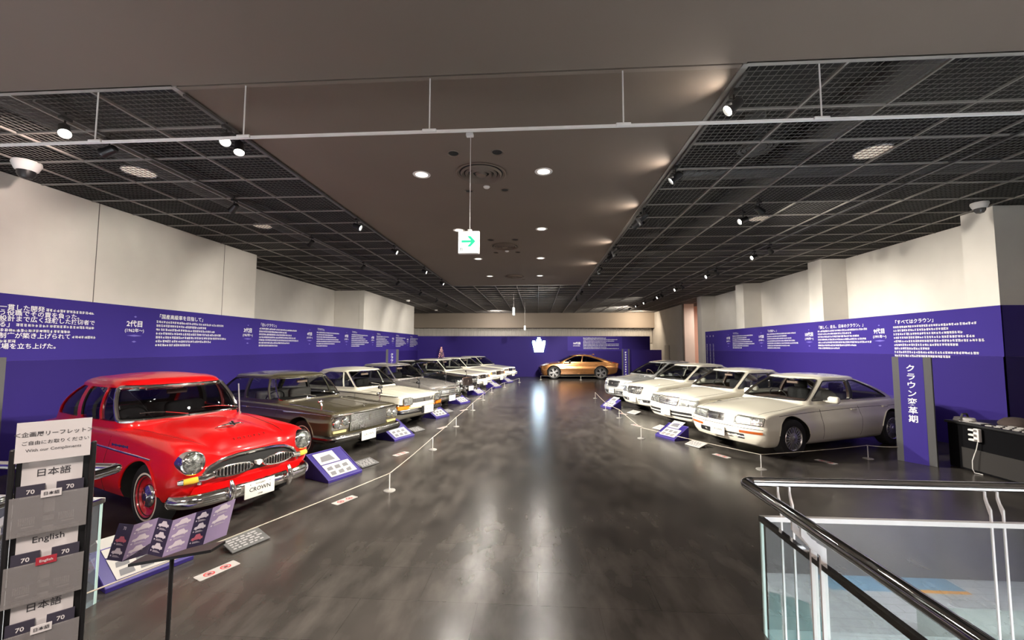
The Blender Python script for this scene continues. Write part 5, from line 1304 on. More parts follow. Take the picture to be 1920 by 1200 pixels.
# low stanchions and cord
post_p = [(-3.22, 2.62), (-2.02, 5.56), (-2.0, 7.78), (-2.0, 10.02), (-2.0, 12.6), (-2.0, 15.0), (-1.95, 17.4), (-1.6, 19.8), (-1.0, 22.6)]
post_q = [(5.84, 7.70), (3.60, 6.92), (2.23, 9.04), (2.26, 11.54), (2.12, 12.95), (2.21, 15.86)]
post_g = [(.2, 24.6), (2.59, 24.6), (4.6, 24.6)]
proto = None
def stanchion(x, y, label, grp):
    global proto
    if proto is None:
        proto = empty('rope_stanchion', (x, y, 0), 0, label, 'stanchion', grp)
        MB().lathe([(.001, .022), (.02, .02), (.06, .014), (.078, .008), (.08, .0)], 28, None, False).build('base', mat('base grey', (.34, .33, .31), .4, .3), proto, 50)
        b = MB(); b.cyl((0, 0, .015), (0, 0, .225), .007, 10); b.build('post', M_['white plastic'], proto)
        b = MB(); b.tube([(.012*math.cos(2*PI*k/12), .012*math.sin(2*PI*k/12), .235) for k in range(12)], .004, 6, True); b.build('rope_ring', M_['steel'], proto)
        return proto
    return dup(proto, (x, y, 0), 0, label, 'stanchion', grp)
NEAR = ['beside the red car board', 'in front of the plaque of the olive car', 'by the floor sticker of the olive car', 'in front of the cream coupe', 'in front of the grey sedan', 'in front of the black sedan', 'before the first white square-cut sedan', 'before the second white square-cut sedan', 'before the farthest white square-cut sedan']
for (x, y), l in zip(post_p, NEAR): stanchion(x, y, 'low steel rope stanchion '+l, 'low stanchions of the left-hand car row')
for (x, y), l in zip(post_q, ('next to the tall blue pylon', 'beside the front wheel of the pearl sedan', 'before the cream white mesh-grille sedan', 'before the vertical-slot grille sedan', 'before the pale silver sedan', 'past the pale silver sedan')): stanchion(x, y, 'low steel rope stanchion '+l, 'low stanchions of the right-hand car row')
for (x, y), l in zip(post_g, ('front end', 'middle', 'tail')): stanchion(x, y, 'low steel rope stanchion before the %s of the gold car' % l, 'low stanchions before the gold car')
mat('rope', (.42, .37, .31), .8)
def rope(ps, label, z=.232, sag=.012):
    P = []
    for (a, b_) in zip(ps[:-1], ps[1:]):
        for k in range(8):
            t = k/8; P.append((a[0]+(b_[0]-a[0])*t, a[1]+(b_[1]-a[1])*t, z-sag*4*t*(1-t)))
    P.append((*ps[-1], z)); return tag(MB().tube(P, .0055, 6).build('barrier_rope', M_['rope']), label, 'rope')
rope(post_p, 'pale cord strung along the stanchions of the red car row'); rope([(6.32, 7.62)]+post_q, 'pale cord strung along the low stanchions before the pearl car row'); rope(post_g, 'pale cord strung before the gold car')

# ------------------------------------------------------------------ lettering on the blue walls
R9 = random.Random(9)
def marks(b, M, n, size, R_=R9):
    """a line of dense printed characters too small to read"""
    u = 0
    for i in range(n):
        w = size*R_.choice((.8, .9, .9, .7)); h = size*R_.uniform(.75, .95); t = size*.17
        q = []
        for k in range(R_.choice((2, 3, 3, 3))): y = -h/2+h*(k+.5)/3+R_.uniform(-.05, .05)*size; q.append((u, y, u+w*R_.uniform(.7, 1), y+t))
        for k in range(R_.choice((1, 2))): x = u+w*R_.uniform(.1, .75); q.append((x, -h/2, x+t, h/2))
        for x0, y0, x1, y1 in q: b.add([M @ V(x, y, 0) for x, y in ((x0, y0), (x1, y0), (x1, y1), (x0, y1))], [(0, 1, 2, 3)])
        u += size*.97
    return u
def wall_block(side, y, heading, year, title, nlines, label, s=1., rows=None, ztop=2.62, gap=.46, bold_rows=()):
    X, sg = (XL+.006, 1) if side < 0 else (XR-.006, -1)
    o = empty('wall_caption', (X, y, 0), 0, label, 'wall text', 'white text blocks on the blue walls')
    F = lambda u, z: frame((0, sg*u, z), (0, sg, 0), (0, 0, 1))
    b = MB(); b.text(heading, .135*s, F(.0, ztop-.20), .02); b.text('('+year+'年〜)', .085*s, F(0, ztop-.33), .012); b.build('generation_heading', M_['text white'], o, 0, False)
    b = MB()
    for z, w in ((ztop-.05, .03), (ztop-.43, .16), (ztop-.55, .05)): b.add([F(0, z) @ V(a, c, 0) for a, c in ((-w, 0), (0, -.02), (w, 0), (0, .02))], [(0, 1, 2, 3)])
    b.build('ornament', mat('faint mark', (.16, .13, .5), .6), o, 0, False)
    b = MB(); b.text(title, .105*s, F(gap, ztop-.01), .012, 'LEFT'); b.build('title', M_['text white'], o, 0, False)
    b = MB(); n = nlines
    for k in range(n): marks(b, F(gap, ztop-.12-.083*k), (rows or [34, 24, 29, 33, 36, 27, 16])[k % 7], .056*s)
    b.build('body_text', M_['text white'], o, 0, False)
    return o
T1 = ['「国産高級車を目指して」', '「白いクラウン」', '「スピンドルシェイプ」', '「美しいクラウン」', '「日本の薫り」', '「いつかはクラウン」', '「四輪の礎」']
for i, (y, g, yr) in enumerate(((7.66, '2代目', '1962'), (10.86, '3代目', '1967'), (13.95, '4代目', '1971'), (16.75, '5代目', '1974'), (19.5, '6代目', '1979'), (22.3, '7代目', '1983'), (24.9, '8代目', '1987'))):
    wall_block(-1, y, g, yr, T1[i] if i < 2 else '「%s」' % 'クラウン', 7, 'white text block on the long blue wall, %s past the large opening paragraph' % ORD[i], 1. if i < 2 else .92, ztop=2.60)
T2 = ['「すべてはクラウン」', '「美しく、走る。日本のクラウン。」', '「21世紀へ。」', '「クラウン」']
for i, (y, g, yr) in enumerate(((10.55, '9代目', '1991'), (13.15, '10代目', '1995'), (15.85, '11代目', '1999'), (18.5, '12代目', '2003'))):
    wall_block(1, y, g, yr, T2[i], 9 if i == 0 else 7, 'white text block on the blue wall above the pearl cars, %s from the pylon' % ORD[i], 1. if i < 2 else .9, ztop=2.56, gap=.40)
o = empty('wall_caption', (XR-.006, 20.4, 0), 0, 'three narrow columns of vertical white text on the far end of the right wall', 'wall text', 'white text blocks on the blue walls'); b = MB()
for k in range(3):
    u = -.35+.36*k; b.text(('13', '14', '15')[k], .11, frame((0, -u, 2.50), (0, -1, 0), (0, 0, 1)), .02)
    for j in range(14): marks(b, frame((0, -u+.06, 2.1-.075*j), (0, -1, 0), (0, 0, 1)), 2, .055)
b.build('body_text', M_['text white'], o, 0, False)
# opening paragraph, first generation
o = empty('wall_caption', (XL+.006, 0, 0), 0, 'large opening paragraph of white text on the blue wall above the red car', 'wall text', 'white text blocks on the blue walls')
b = MB()
def RT(body, yend, z, size): b.text(body, size, frame((0, yend, z), (0, 1, 0), (0, 0, 1)), .012, 'RIGHT')
for z, ye, big, small, last in ((2.55, 6.15, '要求に対して一貫した開発', 26, 1), (2.465, 6.72, '中村健也が主査という役職でその責を負った。', 0, 0), (2.375, 6.92, 'ものづくりから設計まで広く経験した技術者で', 0, 0), (2.285, 5.78, '対されてもやる」', 24, 1), (2.20, 0, '', 40, 2), (2.115, 6.55, 'の進め方を背景として、その後の主査制度が築き上げられて', 9, 1), (2.03, 0, '', 24, 3), (1.95, 6.40, '専用工場である元町工場を立ち上げた。', 0, 0)):
    if big: RT(big, ye, z, .095)
    if small and last == 1: marks(b, frame((0, ye+.02, z), (0, 1, 0), (0, 0, 1)), min(small, int((6.95-ye)/.05)), .05)
    if last == 2: marks(b, frame((0, 4.6, z), (0, 1, 0), (0, 0, 1)), 40, .05)
    if last == 3: marks(b, frame((0, 4.6, z), (0, 1, 0), (0, 0, 1)), 25, .05)
b.build('body_text', M_['text white'], o, 0, False)
# back wall: text block and lit crown
o = empty('wall_caption', (2.6, 27.03, 0), 0, 'white text block on the back wall above the gold car', 'wall text', 'white text blocks on the blue walls'); b = MB()
b.text('16代目', .17, frame((0, 0, 2.20), (1, 0, 0), (0, 0, 1)), .02); marks(b, frame((-.25, 0, 2.04), (1, 0, 0), (0, 0, 1)), 7, .07)
b.build('generation_heading', M_['text white'], o, 0, False); b = MB()
for k, n in enumerate((22, 44, 40, 30, 46, 46, 30, 46)): marks(b, frame((.42, 0, 2.55-.098*k), (1, 0, 0), (0, 0, 1)), n, .052 if k else .07)
b.build('body_text', M_['text white'], o, 0, False)
o = empty('crown_emblem', (.10, 26.98, 1.62), 0, 'glowing white crown emblem mounted on the blue back wall', 'lit emblem')
mat('crown glow', (1, 1, 1), .4, emit=(.62, .82, 1), estr=14); mat('crown edge', (.1, .5, .4), .4, emit=(.15, .7, .5), estr=.8)
def crown(b, y0, y1, e=0.):
    def P(pts, r=.02): b.prism(rounded(pts, r), 1, y0, y1)
    P([(-.30-e, -e), (.30+e, -e), (.325+e, .17), (-.325-e, .17)])
    for sg in (1, -1):
        for pts in ([(.205-e, .15), (.325+e, .15), (.43+e, .62), (.42+e, .76+e), (.27, .76+e), (.225-e, .66)], [(.085-e, .15), (.155+e, .15), (.165+e, .74), (.085-e, .74)]):
            q = [(sg*x, z) for x, z in pts]; P(q if sg > 0 else q[::-1])
    P([(-.035-e, .15), (.035+e, .15), (.035+e, .70), (-.035-e, .70)], .01)
    P([(-.165-e, .70-e), (.165+e, .70-e), (.15+e, .84+e), (-.15-e, .84+e)]); P([(-.10-e, .82), (.10+e, .82), (.095+e, .97+e), (-.095-e, .97+e)])
b = MB(); crown(b, -.03, 0.); b.build('lit_face', M_['crown glow'], o, 0); b = MB(); crown(b, .0, .045, .008); b.build('backing', M_['crown edge'], o, 0)

# ------------------------------------------------------------------ pylons
def pylon(p, d, w, label, chars, h=1.80, csz=.135, near=True):
    """tall thin standing sign: p one foot, d direction along its face"""
    o = empty('sign_pylon', (p[0], p[1], 0), math.atan2(d[1], d[0]), label, 'sign', 'tall blue standing signs')
    b = MB(); b.rbox((0, .03, h/2), (w, .06, h), .004); b.build('panel', M_['gallery grey'], o, 0)
    b = MB(); b.bbox((-w*.32, -.002, .002), (w*.30, .004, h-.002)); b.build('banner', M_['blue panel light'], o, 0)
    b = MB()
    for k, ch in enumerate(chars):
        if ch == '#': marks(b, frame((-.05, -.004, h-.22-csz*1.12*k), (1, 0, 0), (0, 0, 1)), 1, csz*.8)
        else: b.text(ch, csz, frame((-.01, -.004, h-.20-csz*1.12*k), (1, 0, 0), (0, 0, 1)), .015)
    if chars: b.build('lettering', M_['text white'], o, 0, False)
    return o
pylon((6.42, 7.43), (.30, -.44), .50, 'tall blue and grey standing sign with vertical white lettering beside the pearl car', 'クラウン変革期', 1.80, .128)
pylon((-7.50, 5.02), (.25, .97), .50, 'grey-edged blue standing sign behind the red car, cut off by the frame', '')
pylon((-5.45, 15.0), (.9, .35), .46, 'blue and grey standing sign between the cars and the long text wall', 'クラウン', 1.86, .10)
pylon((5.4, 25.3), (1, -.1), .45, 'dark blue standing sign behind the pale silver sedan, near the back wall', '##########', 1.85, .13)

# ------------------------------------------------------------------ signs hung from the ceiling
o = empty('exit_sign', (-.83, 4.82, 0), 0, 'lit white exit sign with a green arrow hung from the ceiling', 'exit sign')
mat('exit face', (.9, 1, .95), .4, emit=(.86, 1, .95), estr=1.3); mat('exit green', (.0, .35, .18), .4, emit=(.0, .42, .20), estr=.9)
b = MB(); b.rbox((0, 0, 3.225), (.26, .05, .28), .008); b.build('case', M_['white plastic'], o); b = MB(); b.bbox((-.122, -.027, 3.095), (.122, -.024, 3.355)); b.build('face', M_['exit face'], o, 0)
b = MB(); b.add([(x, -.029, 3.235+z) for x, z in ((-.085, -.014), (.03, -.014), (-.015, -.065), (.025, -.065), (.085, 0), (.025, .065), (-.015, .065), (.03, .014), (-.085, .014))], [(0, 1, 7, 8), (1, 2, 3, 4), (1, 4, 7), (7, 4, 5, 6)]); b.build('arrow', M_['exit green'], o, 0, False)
b = MB(); b.bbox((-.10, -.03, 3.115), (-.094, -.026, 3.155)); b.bbox((-.08, -.03, 3.115), (-.074, -.026, 3.155)); b.bbox((-.1, -.03, 3.15), (-.074, -.026, 3.155)); b.build('small_mark', M_['grey metal'], o, 0)
b = MB(); b.cyl((.01, 0, 3.36), (.01, 0, H), .0035, 8); b.rbox((.01, 0, 3.375), (.05, .04, .025), .005); b.rbox((.0, 0, H-.02), (.09, .06, .04), .008); b.build('hanging_rod', M_['white plastic'], o)
for x, y, z0, z1, l in ((-1.17, 20, 3.53, 3.90, 'small white hanging sign seen edge-on below the mesh ceiling'), (-.74, 24, 2.96, 3.21, 'small white hanging sign seen edge-on before the pleated band')):
    o = empty('hanging_sign', (x, y, 0), 0, l, 'hanging sign', 'white signs seen edge-on'); b = MB(); b.rbox((0, 0, (z0+z1)/2), (.10, .36, z1-z0), .01); b.build('case', mat('sign white', (.8, .85, .85), .4, emit=(.8, .95, .95), estr=.8), o); b = MB(); b.cyl((0, 0, z1), (0, 0, H), .006, 6); b.build('hanging_rod', M_['white plastic'], o)
# Christmas tree of pink blossom behind the white cars
o = empty('christmas_tree', (-6.35, 26.6, 0), 0, 'small cone-shaped Christmas tree of pale pink blossom behind the white cars', 'tree')
b = MB(); b.cyl((0, 0, 0), (0, 0, 1.75), .025, 8); b.build('trunk', M_['photo dark'], o); b = MB(); R_ = random.Random(4)
for k in range(420):
    z = .45+1.5*R_.random()**1.2; r = .42*(2.0-z)/1.55*math.sqrt(R_.random())+.02; a = R_.uniform(0, 2*PI); q = V(r*math.cos(a), r*math.sin(a), z); s = R_.uniform(.014, .032)
    e1, e2 = V(R_.uniform(-1, 1), R_.uniform(-1, 1), R_.uniform(-1, 1)).normalized(), V(R_.uniform(-1, 1), R_.uniform(-1, 1), R_.uniform(-1, 1)).normalized()
    b.add([q-e1*s, q+e2*s, q+e1*s, q-e2*s, q+e1.cross(e2)*s], [(0, 1, 4), (1, 2, 4), (2, 3, 4), (3, 0, 4)])
b.build('foliage', mat('foliage', (.75, .45, .42), .6, emit=(1, .6, .5), estr=.25), o, 0, False)  # faint glow in the foliage stands in for the tree's lights

# ------------------------------------------------------------------ desk with equipment, right
o = empty('display_desk', (6.86, 4.4, 0), 0, 'black draped desk in front of the near right pier', 'desk')
b = MB(); b.rbox((.55, 1.5, .735), (1.1, 3.0, .04), .01); b.build('top', M_['black metal'], o); b = MB(); b.bbox((.03, .03, .01), (1.07, 2.97, .72)); b.build('drape', mat('black cloth', (.005, .005, .006), .95, spec=.08), o, 0)
b = MB(); b.bbox((.012, 1.9, .04), (.03, 2.75, .36)); b.build('kick_panel', mat('dark grey panel', (.030, .028, .027), .8, spec=.2), o, 0)
for i in range(3):
    for j in range(5):
        q = MB().rbox((0, 0, 0), (.085, .075, .012), .004).build('name_tag', M_['paper'], None); q.location = (6.95+.13*i, 6.30+.12*j-.03*i, .765); q.rotation_euler = (0, 0, .3)
        tag(q, 'small white tag lying in rows on the black draped desk', 'tag', 'white tags on the desk')
o = empty('cable_reel', (7.02, 7.22, .756), .4, 'grey cable reel on the end of the black desk', 'cable reel')
for rr, z in ((.10, .012), (.095, .032), (.09, .052)): MB().tube([(rr*math.cos(2*PI*k/24), rr*1.3*math.sin(2*PI*k/24), z) for k in range(24)], .011, 8, True).build('cable_loop', M_['white plastic'], o)
b = MB(); b.tube([(-.13, 0, .02), (-.06, 0, .12), (.06, 0, .12), (.13, 0, .02)], .014, 8); b.build('reel_handle', M_['grey metal'], o)
o = empty('clipboard', (7.0, 6.99, .757), .15, 'pale clipboard lying on the black desk', 'clipboard'); MB().rbox((0, 0, .006), (.20, .20, .01), .003).build('board', M_['grey metal'], o); MB().rbox((0, 0, .012), (.17, .17, .004), .001).build('sheet', M_['paper'], o); MB().rbox((0, .085, .018), (.08, .03, .012), .004).build('clip', M_['steel'], o)
o = empty('cloth_heap', (7.42, 6.86, .755), 0, 'dark folded cloth heap at the back of the desk', 'cloth'); MB().lathe([(.19, 0), (.2, .03), (.17, .07), (.12, .11), (.06, .125), (.001, .13)], 20, None).build('folds', mat('brown cloth', (.05, .035, .03), .9, bump=(9, 1.)), o, 60)
o = empty('power_strip', (6.84, 6.86, .60), 0, 'white multi-socket adaptor hung on the side of the black desk', 'power adaptor')
b = MB(); b.rbox((0, 0, 0), (.05, .08, .20), .008); b.build('body', M_['white plastic'], o)
for z in (.075, .0, -.075): b = MB(); b.rbox((-.045, .03, z), (.05, .09, .032), .010); b.build('plug', M_['white plastic'], o)
b = MB(); b.tube([(0, 0, -.10), (-.02, .01, -.22), (-.05, .05, -.40), (-.045, .06, -.53), (-.03, .05, -.585), (.02, -.02, -.592)], .006, 8); b.build('cord', M_['white plastic'], o)

# ------------------------------------------------------------------ glass balustrades round the stair wells
gl = glass('balustrade glass', (.84, .89, .87), .05, .085, .0, .04, (.45, .47, .46)); mat('handrail', (.34, .335, .33), .07, 1.); mat('bar white', (.70, .68, .66), .3, .3); mat('glass edge', (.45, .62, .58), .15)  # handrail steel darkened to paint in the dark ceiling it mirrors
ZR, ZM, GO = 1.0, .755, .10          # rail height, mid rail height, how far the glass stands off the rail
mat('far rail lit', (.75, .74, .73), .16, 1.)  # brighter copy of the handrail steel, bright wall reflections put into its colour
def balustrade(sx, label):
    """sx +1: the well right of the camera; -1: left"""
    cx, far = (RX, 6.4) if sx > 0 else (LX, -7.8)
    o = empty('balustrade', (cx, RY, 0), 0, label, 'balustrade', 'glass balustrades round the stair wells')
    e = far-cx; g = sx*GO; gy = -.03
    bend = [(sx*(.06-.06*math.sin(a)), -(.06-.06*math.cos(a)), ZR) for a in [PI/2*i/6 for i in range(7)]]
    MB().tube([(e, 0, ZR)]+bend[:1], .032, 16).build('handrail', M_['far rail lit'], o, 60)
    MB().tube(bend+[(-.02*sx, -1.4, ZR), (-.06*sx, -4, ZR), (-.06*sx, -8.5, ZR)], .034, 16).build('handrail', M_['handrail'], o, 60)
    b = MB(); b.bbox((e, gy-.016, ZM-.014), (g, gy+.016, ZM+.018)); b.build('mid_rail', M_['bar white'], o, 0)
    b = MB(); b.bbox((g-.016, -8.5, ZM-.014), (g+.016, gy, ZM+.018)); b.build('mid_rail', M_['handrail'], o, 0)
    b = MB(); b.quad((g+sx*.03, gy, -.44), (e, gy, -.44), (e, gy, ZM-.012), (g+sx*.03, gy, ZM-.012)); b.build('glass_panel', gl, o, 0, False)
    b = MB(); b.quad((g, -8.5, -.44), (g, gy-.03, -.44), (g, gy-.03, ZM-.012), (g, -8.5, ZM-.012)); b.build('glass_panel', gl, o, 0, False)
    b = MB(); b.bbox((g-.005, gy-.012, -.44), (g+sx*.012, gy+.005, ZM-.012)); b.build('glass_corner', M_['glass edge'], o, 0)
    prof = [(GO-.018, -.42), (GO+.016, -.42), (GO+.016, ZM+.10), (.05, ZM+.14), (.016, ZM+.18), (.016, ZR-.01), (-.014, ZR-.01), (-.014, ZM+.16), (.03, ZM+.11), (GO-.018, ZM+.06)]
    for d in (.28, 1.66, 3.1, 4.5):
        if abs(d) < abs(e):
            for k in (-.04, .04): b = MB(); b.prism([(-p*.3, z) for p, z in prof], 0, sx*d+k-.006, sx*d+k+.006); b.build('post', M_['bar white'], o, 0)
    for d in (-.62, -2.3, -3.8, -5.3):
        for k in (-.04, .04): b = MB(); b.prism([(sx*p, z) for p, z in prof], 1, d+k-.006, d+k+.006); b.build('post', M_['bar white'], o, 0)
    return o
balustrade(1, 'steel and glass balustrade round the stair well in the lower right of the view'); balustrade(-1, 'steel and glass balustrade round the stair well behind the leaflet rack')
# the hall below, seen through and in the glass
def tile_mat():
    m = mat('lower tiles', (.52, .54, .55), .35); nt = m.node_tree; b_ = nt.nodes['Principled BSDF']; br = nt.nodes.new('ShaderNodeTexBrick'); tc = nt.nodes.new('ShaderNodeTexCoord')
    br.inputs['Scale'].default_value = 1; br.inputs['Brick Width'].default_value = .6; br.inputs['Row Height'].default_value = .3; br.inputs['Mortar Size'].default_value = .008
    br.inputs['Color1'].default_value = (.52, .54, .55, 1); br.inputs['Color2'].default_value = (.47, .49, .51, 1); br.inputs['Mortar'].default_value = (.28, .29, .30, 1)
    nt.links.new(tc.outputs['Object'], br.inputs['Vector']); nt.links.new(br.outputs['Color'], b_.inputs['Base Color']); return m
ZL = -4.3
b = MB(); b.bbox((-11, -7, ZL-.2), (14, 9, ZL)); struct('floor_lower', b, tile_mat())
mat('lower wall', (.13, .125, .13), .8)
wall('wall_lower', [((-11, -6.25, ZL), (14, -6.05, -.45)), ((-11, 8.8, ZL), (14, 9, -.45)), ((-11.2, -7, ZL), (-11, 9, -.45)), ((14, -7, ZL), (14.2, 9, -.45))], 'lower wall')
b = MB(); b.bbox((12, -7, -.5), (14.2, 9, -.4)); struct('ceiling_lower', b, M_['lower wall'])
o = empty('floor_mat', (0, 0, 0), 0, 'blue mat with orange border on the pale tiles of the hall below', 'mat'); mat('mat blue', (.16, .30, .42), .8); mat('mat orange', (.75, .32, .05), .8)
b = MB(); b.bbox((7.6, -6.04, ZL), (11.0, -5.35, ZL+.012)); b.build('pad', M_['mat blue'], o, 0); b = MB(); b.bbox((9.4, -5.45, ZL+.012), (11.0, -5.33, ZL+.02)); b.add([(9.1, -6.03, ZL+.02), (9.3, -6.03, ZL+.02), (9.6, -5.36, ZL+.02), (9.4, -5.36, ZL+.02)], [(0, 1, 2, 3)]); b.build('border', M_['mat orange'], o, 0)
o = empty('escalator_stand_in', (5.4, -3.6, ZL), .5, 'flat teal stand-in with pale stripes for the escalator in the hall below', 'mat'); mat('escalator teal', (.13, .22, .22), .7)  # flat slab added in place of the mirrored escalator steps
b = MB(); b.bbox((-1.0, -1.6, 0), (.75, 1.2, .012)); b.build('pad', M_['escalator teal'], o, 0); b = MB()
for k in range(6): b.bbox((-.9+.29*k, -1.6, .012), (-.86+.29*k, 1.2, .016))
b.build('stripes', M_['paper'], o, 0)
o = empty('lower_counter', (0, 0, 0), 0, 'low grey-green counter in the hall below, mirrored in the balustrade glass', 'counter'); b = MB(); b.rbox((10.75, -3.3, ZL+.31), (5.0, .8, .62), .02); b.build('body', mat('grey green', (.26, .31, .29), .6), o)

# ------------------------------------------------------------------ leaflet rack
uR = V(.695, .72, 0).normalized(); nR = V(uR.y, -uR.x, 0)
rack = empty('leaflet_rack', (-2.045, 1.63, 0), math.atan2(uR.y, uR.x), 'black wire leaflet rack standing in the lower left of the view', 'leaflet rack')
LR = rack.matrix_basis.copy()
LR = Matrix.Translation((-2.045, 1.63, 0)) @ Matrix.Rotation(math.atan2(uR.y, uR.x), 4, 'Z')
mat('rack black', (.010, .010, .011), .35); mat('leaflet dark', (.045, .042, .065), .45); mat('leaflet grey', (.15, .145, .16), .5); mat('card', (.72, .71, .72), .5); mat('card ink', (.05, .05, .06), .6); mat('tag red', (.42, .03, .05), .5)
glass('pocket plastic', (.72, .71, .70), .04, .02, .25, .28, (.60, .59, .60))
for x in (-.115, .115):
    b = MB(); b.rbox((x, 0, .79), (.018, .022, 1.50), .006); b.build('upright', M_['rack black'], rack)
b = MB(); b.box((0, .03, .03), (.30, .30, .03)); b.build('base', M_['rack black'], rack)
b = MB()
for k in range(4): b.cyl((-.115, 0, .45+.27*k), (.115, 0, .45+.27*k), .006, 8)
b.bbox((-.105, .012, .06), (.105, .016, 1.50)); b.build('back_panel', M_['rack black'], rack)
def on_rack(name, label, cat, group=None): return tag(empty(name, LR.translation, math.atan2(uR.y, uR.x)), label, cat, group)
def sheet(o, name, x0, x1, z0, z1, y, m, th=.003, lean=0.): b = MB(); b.add([(x0, y, z0), (x1, y, z0), (x1, y+lean, z1), (x0, y+lean, z1), (x0, y+th, z0), (x1, y+th, z0), (x1, y+th+lean, z1), (x0, y+th+lean, z1)], [(0, 1, 2, 3), (7, 6, 5, 4), (4, 5, 1, 0), (5, 6, 2, 1), (6, 7, 3, 2), (7, 4, 0, 3)]); return b.build(name, m, o, 0)
def words(o, name, lines, y, m):
    b = MB()
    for t, s, x, z, bo in lines: b.text(t, s, frame((x, y, z), (1, 0, 0), (0, 0, 1)), bo)
    return b.build(name, m, o, 0, False)
o = on_rack('header_card', 'large white header card with Japanese lettering on top of the leaflet rack', 'sign card')
sheet(o, 'card', -.106, .106, 1.487, 1.648, -.030, M_['card'])
words(o, 'lettering', [('＜企画展リーフレット＞', .0205, 0, 1.597, .012), ('ご自由にお取りください', .0175, .005, 1.562, .006), ('With our Compliments', .0165, -.0, 1.533, .002)], -.0315, M_['card ink'])
for k, (word, z) in enumerate((('日本語', 1.482), ('English', 1.212), ('日本語', .942), ('English', .672), ('日本語', .402))):
    o = on_rack('language_card', 'white card reading %s in the leaflet rack, %s tier from the top' % (('Japanese', 'English')[k % 2], ORD[k]), 'sign card', 'language cards in the leaflet rack'); sheet(o, 'card', -.088, .085, z-.27+.02, z-.002, .004, M_['card'])
    words(o, 'lettering', [(word, .034, .0, z-.052, .006)], .002, M_['card ink'])
    for j, (x0, x1) in enumerate(((-.098, -.020), (.012, .092))):
        q = on_rack('leaflet', 'dark folded leaflet in the %s tier of the leaflet rack, %s side' % (ORD[k], ('left', 'right')[j]), 'leaflet', 'leaflets in the rack')
        sheet(q, 'cover', x0, x1, z-.275, z-.095, -.012, M_['leaflet dark'], .006, .006); words(q, 'lettering', [('70', .024, (x0+x1)/2, z-.122, .02)], -.0085, M_['card'])
        b = MB(); marks(b, frame((x0+.012, -.0088, z-.142), (1, 0, 0), (0, 0, 1)), 11, .0048)
        b.build('fine_print', M_['card'], q, 0, False); b = MB()
        cx = (x0+x1)/2
        for i in range(5): marks(b, frame((x0+.012, -.0115, z-.225-.006*i), (1, 0, 0), (0, 0, 1)), 8, .006)
        b.bbox((cx-.018, -.0135, z-.262), (cx+.018, -.0125, z-.257)); b.build('car_drawing', M_['card'], q, 0, False)
    p = MB(); p.bbox((-.112, -.022, z-.29), (.108, -.019, z-.135)); p.bbox((-.112, -.022, z-.292), (.108, .012, z-.288)); p.build('pocket', M_['pocket plastic'], rack, 0)
    q = on_rack('tier_tag', 'small %s language tag clipped to the %s tier of the leaflet rack' % (('white', 'red')[k % 2], ORD[k]), 'tag', 'language tags on the leaflet rack'); sheet(q, 'tag', -.028, .030, z-.148, z-.118, -.026, M_['card'] if k % 2 == 0 else M_['tag red'])
    words(q, 'lettering', [(word, .0155 if k % 2 == 0 else .014, .001, z-.133, .015)], -.0275, M_['card ink'] if k % 2 == 0 else M_['card'])

# ------------------------------------------------------------------ brochure stand
o = empty('brochure_stand', (-1.98, 2.16, 0), 0, 'thin black pole stand holding an unfolded brochure', 'display stand')
b = MB(); b.lathe([(.001, .02), (.12, .016), (.14, 0)], 28, None); b.build('base', M_['rack black'], o); b = MB(); b.cyl((0, 0, .01), (0, 0, .825), .010, 10); b.build('pole', M_['rack black'], o)
fold = [(-.345, .808, .02), (-.235, .812, .0), (-.115, .845, .02), (-.01, .842, .0), (.105, .880, .02), (.215, .915, .0), (.325, .958, .02)]
b = MB(); b.add([(-.20, -.05, .785), (.26, -.05, .875), (.26, .05, .875), (-.20, .05, .785), (-.20, -.05, .80), (.26, -.05, .89), (.26, .05, .89), (-.20, .05, .80)], [(0, 1, 2, 3), (7, 6, 5, 4), (0, 4, 5, 1), (1, 5, 6, 2), (2, 6, 7, 3), (3, 7, 4, 0)]); b.build('tray', M_['rack black'], o, 0)
o = empty('unfolded_brochure', (-1.98, 2.16, 0), 0, 'purple zigzag-folded brochure picturing rows of cars, on the thin black stand', 'brochure')
mat('brochure dark', (.028, .022, .055), .4); mat('brochure violet', (.30, .25, .42), .45); mat('print pale', (.62, .60, .66), .5); mat('print pink', (.5, .12, .16), .5)
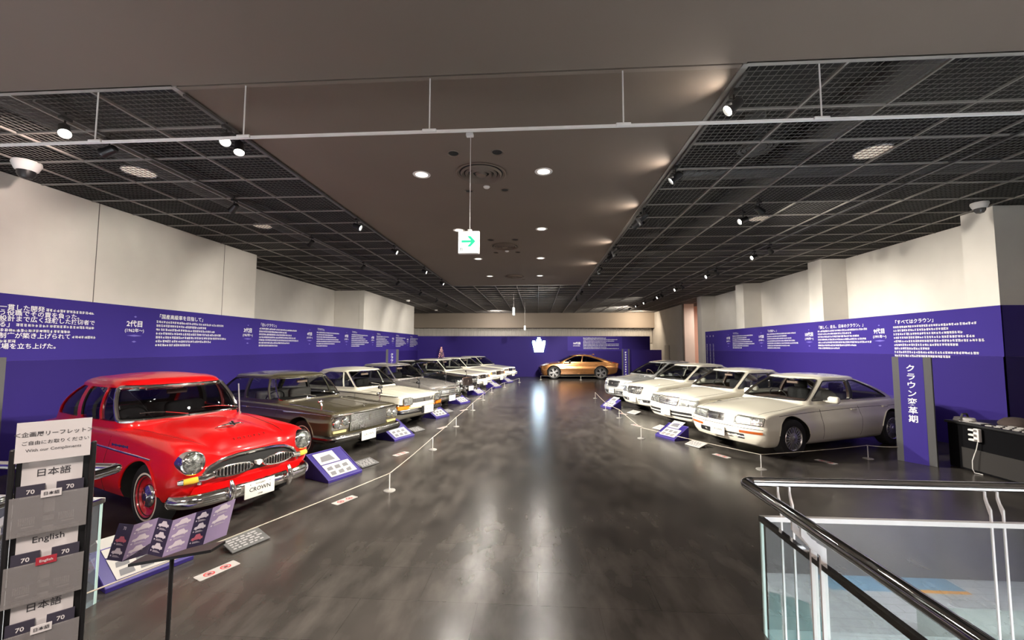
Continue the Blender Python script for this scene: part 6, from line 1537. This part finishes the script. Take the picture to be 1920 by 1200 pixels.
def little_car(b, P, u, v, w):
    h = w*.24; q = [(0, .1), (.04, .42), (.25, .5), (.36, .95), (.68, .98), (.82, .52), (.98, .45), (1, .1), (.88, .06), (.82, -.1), (.74, .06), (.28, .06), (.2, -.1), (.12, .06)]
    b.add([P(u+x*w, v+z*h) for x, z in q], [tuple(range(len(q)))])
for k in range(6):
    (x0, z0, y0), (x1, z1, y1) = fold[k], fold[k+1]; hh = .168; lean = .055
    def P(u, v, t=.0015): return V(x0+(x1-x0)*u, y0+(y1-y0)*u-.05+lean*v-t, z0+(z1-z0)*u+hh*v)
    dark = k in (0, 2, 4)
    b = MB(); b.add([P(0, 0, 0), P(1, 0, 0), P(1, 1, 0), P(0, 1, 0), P(0, 0, -.001), P(1, 0, -.001), P(1, 1, -.001), P(0, 1, -.001)], [(0, 1, 2, 3), (7, 6, 5, 4), (0, 4, 5, 1), (1, 5, 6, 2), (2, 6, 7, 3), (3, 7, 4, 0)])
    pg = b.build('page', M_['brochure dark' if dark else 'brochure violet'], o, 0); pg['label'] = ('dark' if dark else 'pale violet')+' page of the brochure'
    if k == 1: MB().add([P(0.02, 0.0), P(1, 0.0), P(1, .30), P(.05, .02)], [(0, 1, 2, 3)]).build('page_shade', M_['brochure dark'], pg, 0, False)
    b = MB(); vs = (.42, .10) if k == 0 else ((.70, .40, .10) if k < 5 else (.72, .42))
    for i, v in enumerate(vs):
        if (k, i) in ((0, 0), (4, 2)): continue
        q = MB(); little_car(q, P, .15, v+.08, .7); q.build('car_picture', M_['print pale'], pg, 0, False)
    for i, v in enumerate(vs):
        for j in range(3): b.add([P(a, v+.0+.018*j) for a in (.28, .75-.08*j)]+[P(a, v+.008+.018*j) for a in (.75-.08*j, .28)], [(0, 1, 2, 3)])
        b.add([P(.17+.04*math.cos(t), v+.03+.022*math.sin(t)) for t in [2*PI*q/10 for q in range(10)]], [tuple(range(10))])
    b.build('page_text', M_['print pale'], pg, 0, False)
    if k in (0, 4): b = MB(); little_car(b, P, .15, (vs[0] if k == 0 else vs[2])+.08, .7); b.build('red_car_picture', M_['print pink'], pg, 0, False)
    if k == 0: b = MB(); b.text('70', .022, frame(P(.5, .88), (x1-x0, y1-y0, z1-z0), (0, lean, hh)), .02); b.build('lettering', M_['print pale'], pg, 0, False)
